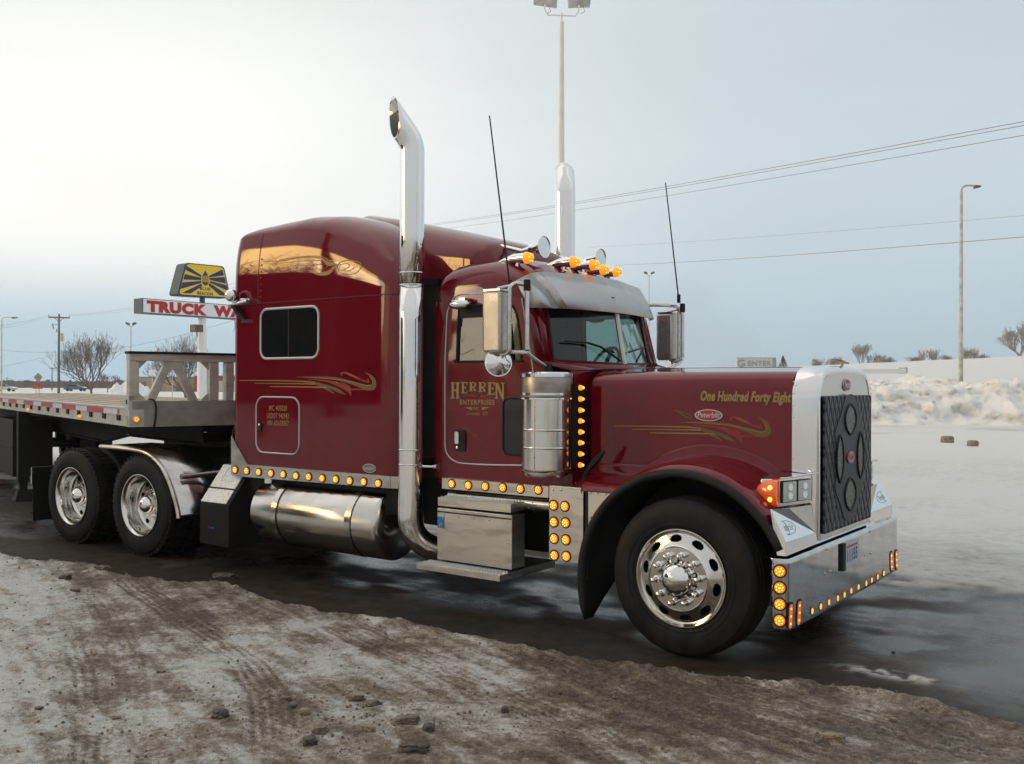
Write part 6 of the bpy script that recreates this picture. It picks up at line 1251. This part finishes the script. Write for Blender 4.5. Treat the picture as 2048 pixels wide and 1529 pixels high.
# evergreen beside the ENTER sign
t_ = empty('evergreen_tree', P0(1566, 98, BR(.28)), 0, 'small cone-shaped evergreen right of the entrance sign', 'tree'); rn = random.Random(4); b = MB()
for k in range(420):
    h = rn.random(); rr = (1-h)*.62*(.5+.5*rn.random()); q = rn.random()*6.28; c = Vector((rr*cos(q), rr*sin(q), .1+h*1.3)); s_ = .10; b.add([tuple(c+Vector((rn.uniform(-s_, s_), rn.uniform(-s_, s_), rn.uniform(-s_, s_)))) for _ in range(3)], [(0, 1, 2)])
b.build('crown', mat('evergreen', (.035, .05, .035), .8), t_, smooth=False); MB().tube([(0, 0, -.2), (0, 0, 1.2)], [.06, .02], 6).build('trunk', BARK, t_)
# entrance sign on the bank
d1 = 70; a, c = SD(1474, 737, d1), SD(1545, 737, d1); zt = VZ(1510, 717, d1); t_ = empty('entrance_sign', (a.x, a.y, 0), 0, 'pale grey sign reading ENTER seen just above the hood', 'sign'); ex = (c-a); W_ = ex.length; ex.normalize(); zb = a.z
E3 = lambda x, z_, y=0: tuple(ex*x+Vector((0, 0, z_))-f3*y)
b = MB(); b.prism([E3(0, zb), E3(W_, zb), E3(W_, zt), E3(0, zt)], tuple(f3*.15)); b.build('sign_panel', mat('entrance_panel', (.58, .58, .57), .5), t_, smooth=False)
b = MB(); b.prism([E3(W_, zb-.05), E3(W_+.28, zb-.05), E3(W_+.28, zt+.05), E3(W_, zt+.05)], tuple(f3*.4)); b.prism([E3(-.02, zt), E3(W_, zt), E3(W_, zt+.05), E3(-.02, zt+.05)], tuple(f3*.2)); b.prism([E3(W_*.1, 0), E3(W_*.1+.12, 0), E3(W_*.1+.12, zb), E3(W_*.1, zb)], tuple(f3*.1)); b.prism([E3(W_+.08, 0), E3(W_+.22, 0), E3(W_+.22, zb-.05), E3(W_+.08, zb-.05)], tuple(f3*.1)); b.build('sign_frame', mat('entrance_frame', (.30, .31, .31), .6), t_, smooth=False)
vs_, fs_ = text_mesh('ENTER', .03, 1.1); q = fit([Vector(v) for v in vs_], W_*.31, zb+(zt-zb)*.24, W_*.965, zb+(zt-zb)*.74); LT = mat('entrance_lettering', (.27, .28, .29), .6); MB().add([E3(x, y, .01) for x, y in q], fs_).build('sign_lettering', LT, t_, smooth=False)
b = MB(); cx, cz, rr = W_*.125, (zb+zt)/2, (zt-zb)*.33
b.tube([E3(cx+rr*cos(q_), cz+rr*sin(q_), .02) for q_ in [radians(a_) for a_ in range(40, 341, 15)]], .05, 5); b.tube([E3(cx+.02, cz-.05, .02), E3(cx+rr, cz-.05, .02), E3(cx+rr*.85, cz-rr*.6, .02)], .04, 5); b.build('sign_emblem', LT, t_, smooth=False)
# long low snow-covered ledge on the bank with a post at its end
a, c = SD(1370, 747, 62), SD(1812, 747, 62); zt = VZ(1812, 738, 62); b = MB(); zz0 = a.z
b.prism([(a.x, a.y, zz0), (c.x, c.y, c.z), (c.x, c.y, zt+.0), (a.x, a.y, VZ(1370, 741, 62))], tuple(f3*1.2)); o = b.build('low_wall', mat('snowy_ledge', (.82, .81, .78), .8), None, smooth=False); tag(o, 'long low white ledge half buried in snow behind the hood', 'low wall')
b = MB(); b.prism([tuple(c+Vector((0, 0, -.02))), tuple(c+r3*.10+Vector((0, 0, -.02))), tuple(c+r3*.10+Vector((0, 0, zt-c.z+.10))), tuple(c+Vector((0, 0, zt-c.z+.10)))], tuple(f3*1.2)); b.build('end_post', GALV, o, smooth=False)
# ------------------------------------------------------------------ big pylon sign on the left
Ls, Rs = SD(284.5, 596, 38), SD(462, 609, 41.2); exs = Vector((Rs.x-Ls.x, Rs.y-Ls.y, 0)).normalized(); ns = Vector((exs.y, -exs.x, 0)); ns = ns if ns.dot(CAM-Ls) > 0 else -ns
O_ = Vector((Ls.x, Ls.y, 0)); WS = 6.75
def onp(u, v, off=0): p = SP(u, v, O_+ns*off, ns); return ((p-O_).dot(exs), p.z)
def W3(x, z_, off=0): return tuple(exs*x+ns*off+Vector((0, 0, z_)))
t_ = empty('pylon_sign', (O_.x, O_.y, 0), 0, 'tall pylon with yellow lighthouse panel above a white TRUCK WASH board', 'sign')
zt_, zb_ = onp(284.5, 596.5)[1], onp(284.5, 626.5)[1]
b = MB(); b.prism([W3(0, zb_), W3(WS, zb_), W3(WS, zt_), W3(0, zt_)], tuple(-ns*.62), 0); b.build('sign_cabinet', SIGNG, t_, smooth=False)
b = MB(); b.prism([W3(.04, zb_+.035, .002), W3(WS-.04, zb_+.035, .002), W3(WS-.04, zt_-.03, .002), W3(.04, zt_-.03, .002)], tuple(ns*.01)); sf = b.build('sign_face', SIGNW, t_, smooth=False)
x0, z0_ = onp(293, 624); x1, _ = onp(414, 624); x2, _ = onp(426.5, 624); ltb, ltt = onp(293, 624.5)[1], onp(293, 600.5)[1]
for tx, xa_, xb_ in (('TRUCK', x0, x1), ('WASH', x2, x2+(x1-x0)*.86)):
    vs_, fs_ = text_mesh(tx, .075, 1.12); q = fit([Vector(v) for v in vs_], xa_, ltb, xb_, ltt); MB().add([W3(x, y, .016) for x, y in q], fs_).build('sign_lettering', SIGNR, t_, smooth=False)
xp, _ = onp(404, 700, -.31)
MB().tube([W3(xp, -.1, -.31), W3(xp, zb_-.002, -.31)], .165, 24).tube([W3(xp, -.1, -.31), W3(xp, onp(404, 660)[1], -.31)], .19, 24).build('post', mat('white_post', (.85, .85, .84), .45, noise=(1.5, (.78, .78, .77), .4, .7)), t_)
MB().tube([W3(xp, zt_+.002, -.31), W3(xp, onp(405, 597)[1]+.1, -.31)], .11, 12).build('neck', SIGNG, t_)
zc = lambda u, v: onp(u/4.024, 480+v/4.024)
def rp(pts, r_=.16, n=4):      # round the corners of an outline
    out = []; N = len(pts)
    for i in range(N):
        p, a_, c_ = Vector(pts[i]), Vector(pts[i-1]), Vector(pts[(i+1) % N]); s1, s2 = p+(a_-p).normalized()*r_, p+(c_-p).normalized()*r_
        for k in range(n+1): t2 = k/n; q = s1*(1-t2)**2+p*2*t2*(1-t2)+s2*t2*t2; out.append((q.x, q.y))
    return out
TZP = [zc(*p) for p in ((1492, 183), (1803, 213), (1858, 472), (1424, 447))]; cxm = (sum(p[0] for p in TZP)/4, sum(p[1] for p in TZP)/4); shr = lambda P, k: [(cxm[0]+(x-cxm[0])*k, cxm[1]+(y-cxm[1])*k) for x, y in P]
MB().prism([W3(x, y) for x, y in rp(TZP)], tuple(-ns*.62)).build('logo_cabinet', SIGNG, t_, smooth=False); MB().prism([W3(x, y, .002) for x, y in rp(shr(TZP, .985))], tuple(ns*.008)).build('logo_rim', NAVY, t_, smooth=False)
lf_ = MB().prism([W3(x, y, .011) for x, y in rp(shr(TZP, .935))], tuple(ns*.006)).build('logo_face', SIGNY, t_, smooth=False)
for R_ in (((1500, 210), (1490, 242), (1614, 302), (1620, 287)), ((1486, 276), (1473, 320), (1616, 326), (1618, 306)), ((1466, 343), (1449, 397), (1617, 349), (1618, 331)), ((1462, 428), (1530, 433), (1626, 374), (1618, 354)),
           ((1787, 240), (1801, 287), (1682, 303), (1679, 291)), ((1806, 300), (1816, 354), (1684, 323), (1682, 307)), ((1821, 366), (1834, 414), (1690, 346), (1684, 330)), ((1846, 456), (1765, 446), (1674, 366), (1686, 348))):
    MB().prism([W3(*zc(*p), .018) for p in R_], tuple(ns*.004)).build('logo_ray', NAVY, lf_, smooth=False)
MB().prism([W3(*zc(*p), .018) for p in ((1650, 248), (1674, 290), (1626, 290))], tuple(ns*.004)).prism([W3(*zc(*p), .018) for p in ((1622, 338), (1680, 344), (1668, 360), (1650, 372), (1634, 358))], tuple(ns*.004)).build('logo_beacon', NAVY, lf_, smooth=False)
MB().prism([W3(*zc(*p), .019) for p in ((1624, 290), (1676, 292), (1679, 340), (1622, 337))], tuple(ns*.004)).build('logo_lantern', mat('logo_ochre', (.38, .25, .04), .5), lf_, smooth=False)
for tx, pa, pb, h in (('BLUE', (1606, 403), (1692, 408), 24), ('BEACON', (1586, 441), (1711, 448), 27)):
    (xa_, za_), (xb_, _) = zc(*pa), zc(*pb); hh = zc(pa[0], pa[1]-h)[1]-za_; vs_, fs_ = text_mesh(tx, .04, 1.1); q = fit([Vector(v) for v in vs_], xa_, za_, xb_, za_+hh); MB().add([W3(x, y, .019) for x, y in q], fs_).build('logo_lettering', NAVY, lf_, smooth=False)
p = Vector(W3(*onp(389, 657, .1), .25)); q = Vector(W3(*onp(397, 668), -.1)); b = MB(); b.box((p.x-.19, p.y-.19, p.z-.16), (p.x+.19, p.y+.19, p.z+.14)); b.tube([tuple(p-Vector((0, 0, .1))), tuple(q-Vector((0, 0, .1)))], .03, 6); b.build('floodlight', mat('floodlight_brown', (.10, .09, .07), .5), t_, bev=.02)
# ------------------------------------------------------------------ left distance: roadside signs, cars, buildings, tree belt
def board(u, dep_, pts, label, m_, name, cat, legs=((0, 0),)):
    p = P0(u, dep_); t_ = empty(name, p, 0, label, cat); Pq = [r3*((a_-u)/FPX*dep_)+Vector((0, 0, VZ(a_, v, dep_))) for a_, v in pts]; b = MB(); b.prism([tuple(q) for q in Pq], tuple(f3*.05)); b.build('sign_panel', m_, t_, smooth=False); zb = min(q.z for q in Pq)
    for du, _ in legs: x = r3*(du/FPX*dep_); MB().tube([tuple(x+f3*.08+Vector((0, 0, -.3))), tuple(x+f3*.08+Vector((0, 0, zb+.3)))], .045, 6).build('post', GALV, t_)
    return t_
board(76, 120, ((76, 746), (85, 755), (76, 764.5), (67, 755)), 'grey back of a diamond-shaped road sign at left', mat('sign_back', (.26, .25, .23), .6), 'diamond_sign', 'road sign')
tr_ = board(74.5, 112, ((64.5, 766.5), (85, 766.5), (85, 778), (64.5, 778)), 'small red sign board below the diamond sign', mat('red_board', (.33, .06, .035), .5, noise=(3, (.42, .20, .12), .5, .62)), 'red_board', 'sign', ((-3, 0), (4, 0)))
board(304, 95, ((298, 740), (310, 740), (310, 750), (298, 750)), 'small white sign on a thin post seen through the bulkhead', SIGNW, 'small_sign', 'sign')
board(344, 95, ((342.5, 735), (345.5, 735), (345.5, 748), (342.5, 748)), 'narrow grey post sign behind the bulkhead braces', GALV, 'marker_post', 'post')
def car(u, dep_, z_, col, label, L_=4.5):
    t_ = empty('parked_car', P0(u, dep_, z_), atan2(rg2[1], rg2[0]), label, 'car', 'cars in the distance'); m_ = mat('car_paint', col, .3, .3, coat=1)
    b = MB(); b.prism([(-L_/2, -.85, .35), (L_/2, -.85, .35), (L_/2, -.85, .75), (L_*.36, -.85, .90), (L_*.16, -.85, .95), (-L_*.42, -.85, .98), (-L_/2, -.85, .85)], (0, 1.7, 0)); b.build('body', m_, t_, bev=.06)
    b = MB(); b.prism([(L_*.18, -.76, .94), (L_*.06, -.70, 1.40), (-L_*.26, -.70, 1.42), (-L_*.40, -.76, .96)], (0, 1.5, 0)); b.build('cabin', GLASSD, t_, bev=.05)
    for x in (-L_*.31, L_*.31):
        for y in (-.88, .70): b = MB(); b.tube([(x, y, .32), (x, y+.18, .32)], .32, 16); b.build('wheel', TYRE, t_)
car(8, 185, -.05, (.55, .56, .54), 'pale silver car on the road at the far left edge'); car(152, 200, -.1, (.07, .11, .20), 'dark blue car behind the bare tree at left')
p = P0(300, 205, -.3); exb = r3
t_ = empty('low_building', p, 0, 'long low tan building with a red end behind the pylon post', 'building')
def bxy(u, d_): q = P0(u, d_)-p; return q.x, q.y
a, c = bxy(268, 205), bxy(402, 205); H_ = VZ(300, 756, 205)+.3
b = MB(); b.prism([(*a, 0), (*c, 0), (*c, H_), (*a, H_)], tuple(f3*14)); b.build('wall', mat('tan_wall', (.36, .29, .20), .7, noise=(.5, (.30, .25, .18), .4, .7)), t_, smooth=False)
b = MB(); b.prism([(a[0]-.3, a[1]-.3, H_), (c[0]+.3, c[1]-.3, H_), (c[0]+.3, c[1]-.3, H_+.25), (a[0]-.3, a[1]-.3, H_+.25)], tuple(f3*15)); b.build('roof', mat('roof_trim', (.30, .24, .18), .7), t_, smooth=False)
a, c = bxy(388, 203), bxy(640, 203); b = MB(); b.prism([(*a, 0), (*c, 0), (*c, H_+.5), (*a, H_+.5)], tuple(f3*12)); b.build('red_wing', mat('red_wall', (.28, .05, .05), .6), t_, smooth=False)
a, c = bxy(400, 202.8), bxy(640, 202.8); b = MB(); b.prism([(*a, .2), (*c, .2), (*c, H_*.8), (*a, H_*.8)], tuple(f3*.15)); b.build('pale_panel', mat('pale_wall', (.45, .42, .36), .7), t_, smooth=False)
for u in (282, 312, 352, 370): a = bxy(u, 204.9); b = MB(); b.prism([(a[0], a[1], .3), (a[0]+exb.x*1.0, a[1]+exb.y*1.0, .3), (a[0]+exb.x, a[1]+exb.y, 2.3), (a[0], a[1], 2.3)], tuple(f3*.08)); b.build('door', mat('dull_door', (.16, .13, .10), .6), t_, smooth=False)
b = MB(); rn = random.Random(9)
for k in range(2600):
    u = rn.uniform(-160, 900) if k % 3 else rn.uniform(900, 2400); dd_ = rn.uniform(430, 620) if u < 900 else rn.uniform(500, 620); q = P0(u, dd_, -1.6); h = rn.uniform(3.2, 5.2)*(1 if u < 900 else .3); w_ = rn.uniform(1.5, 3.5)
    b.add([tuple(q+Vector((rn.gauss(0, .35)*w_, rn.gauss(0, .35)*w_, h*rn.uniform(.0, 1)))) for _ in range(3)]+[tuple(q+Vector((rn.gauss(0, .5)*w_, rn.gauss(0, .5)*w_, h*rn.uniform(.0, .9)))) for _ in range(3)], [(0, 1, 2), (3, 4, 5), (0, 4, 2)])
    b.add([tuple(q-r3*w_), tuple(q+r3*w_), tuple(q+r3*w_*.8+Vector((0, 0, h*.72))), tuple(q-r3*w_*.8+Vector((0, 0, h*.72)))], [(0, 1, 2, 3)])
o = b.build('tree_belt', mat('far_brush', (.075, .065, .058), .9, noise=(.3, (.13, .09, .075), .4, .65)), None, smooth=False); tag(o, 'distant dark belt of bare trees along the snowy horizon', 'tree belt', kind='stuff')
# ------------------------------------------------------------------ the truck stop behind the camera (seen only as a reflection)
az = radians(213); c_ = Vector((-3.5, -1.1, 0))+Vector((cos(az), sin(az), 0))*40
t_ = empty('truck_stop_building', c_, az-pi/2, 'long dark truck stop building behind the photographer', 'building')
b = MB(); b.box((-13, 0, 0), (9.5, 12, 8.6)); b.build('wall', mat('dark_brick', (.07, .05, .045), .8, noise=(2, (.05, .04, .035), .4, .7)), t_, smooth=False); b = MB(); b.box((-13.4, -.5, 8.6), (9.9, 12.4, 9.1)); b.build('roof', DGREY, t_, smooth=False)
for k in range(5): b = MB(); b.box((-11+4.2*k, -.08, .6), (-8.6+4.2*k, .02, 4.2)); b.build('window', GLASSD, t_, smooth=False)
for k, (azd, dd_, hh_) in enumerate(((231, 60, 4.2), (236, 52, 3.2), (243, 58, 5.0), (250, 50, 3.6))):
    q = Vector((-2, -1.1, 0))+Vector((cos(radians(azd)), sin(radians(azd)), 0))*dd_; src = [o_ for o_ in bpy.data.objects if o_.name.startswith('bare_tree') and o_.parent is None][0]
    o = copy_tree(src); o.location = q; s_ = hh_/8.0; o.scale = (s_*1.4, s_*1.4, s_); o['label'] = 'bare tree behind the photographer, number %s from the building' % ('one', 'two', 'three', 'four')[k]
q = Vector((-4, -1.1, 0))+Vector((cos(radians(218.6)), sin(radians(218.6)), 0))*24; o = copy_tree(src); o.location = q; o.scale = (1.25, 1.25, 1.15); o.rotation_euler = (0, 0, 1.3); o['label'] = 'tall bare tree nearest the truck stop building behind the photographer'
q = Vector((-3.2, -1.1, 0))+Vector((cos(radians(222.6)), sin(radians(222.6)), 0))*20; t_ = empty('dark_pole', q, 0, 'thick dark pole behind the photographer', 'pole'); MB().tube([(0, 0, 0), (0, 0, 14)], [.32, .22], 12).build('pole', DGREY, t_); MB().tube([(0, 0, 14), (0, 0, 14.3)], [.3, .05], 12).build('cap', DGREY, t_)  # unseen plain pole, placed for its dark streak in the sleeper's reflection

# ------------------------------------------------------------------ cold haze over the lot
hb = MB().box((-760, -700, -4), (760, 760, 42)); hz = hb.build('haze', None or bpy.data.materials.new('haze_air'), None, smooth=False); hz['kind'] = 'stuff'; tag(hz, 'thin cold winter haze over the whole lot', 'haze')
hm = bpy.data.materials['haze_air']; hm.use_nodes = True; ht = hm.node_tree; ht.nodes.clear(); pv = ht.nodes.new('ShaderNodeVolumePrincipled'); pv.inputs['Color'].default_value = (.93, .95, 1, 1); pv.inputs['Density'].default_value = .00045; pv.inputs['Anisotropy'].default_value = .2
ho_ = ht.nodes.new('ShaderNodeOutputMaterial'); ht.links.new(pv.outputs[0], ho_.inputs['Volume'])
0 and print('ICE CHECK', [(float(np.interp(x, NX, NY)), float(ice[np.searchsorted(gx, x), np.searchsorted(gy, y)]), float(dirtN[np.searchsorted(gx, x), np.searchsorted(gy, y)])) for x, y in ((.1, 11.7), (1.4, 3.5), (1, 6))])

SM = bpy.data.materials.new('steam_cloud'); SM.use_nodes = True; st_t = SM.node_tree; st_t.nodes.clear(); pv = st_t.nodes.new('ShaderNodeVolumePrincipled'); pv.inputs['Color'].default_value = (.90, .89, .88, 1); pv.inputs['Density'].default_value = .022
o_ = st_t.nodes.new('ShaderNodeOutputMaterial'); st_t.links.new(pv.outputs[0], o_.inputs['Volume'])
bm = bmesh.new(); 
q0 = SD(1385, 700, 62)
for dx, dz, rx, rz in ((0, 0, 5.0, 3.2), (-1.5, 1.8, 3.8, 3.4), (2.6, -.6, 4.0, 2.0)):
    m4 = Matrix.Translation((q0.x+rg2[0]*dx, q0.y+rg2[1]*dx, 3.6+dz)) @ Matrix.Diagonal((rx, 4.2, rz, 1)); bmesh.ops.create_icosphere(bm, subdivisions=3, radius=1, matrix=m4)
for vv in bm.verts: vv.co += Vector((noise.noise(vv.co*.4), noise.noise(vv.co*.4+Vector((9, 0, 0))), noise.noise(vv.co*.4+Vector((0, 9, 0)))))*1.3; vv.co.z = max(vv.co.z, .3)
me = bpy.data.meshes.new('steam'); bm.to_mesh(me); bm.free(); me.materials.append(SM); o = bpy.data.objects.new('steam', me); COL.objects.link(o); tag(o, 'pale cloud of steam drifting behind the far wing mirror', 'steam', kind='stuff')
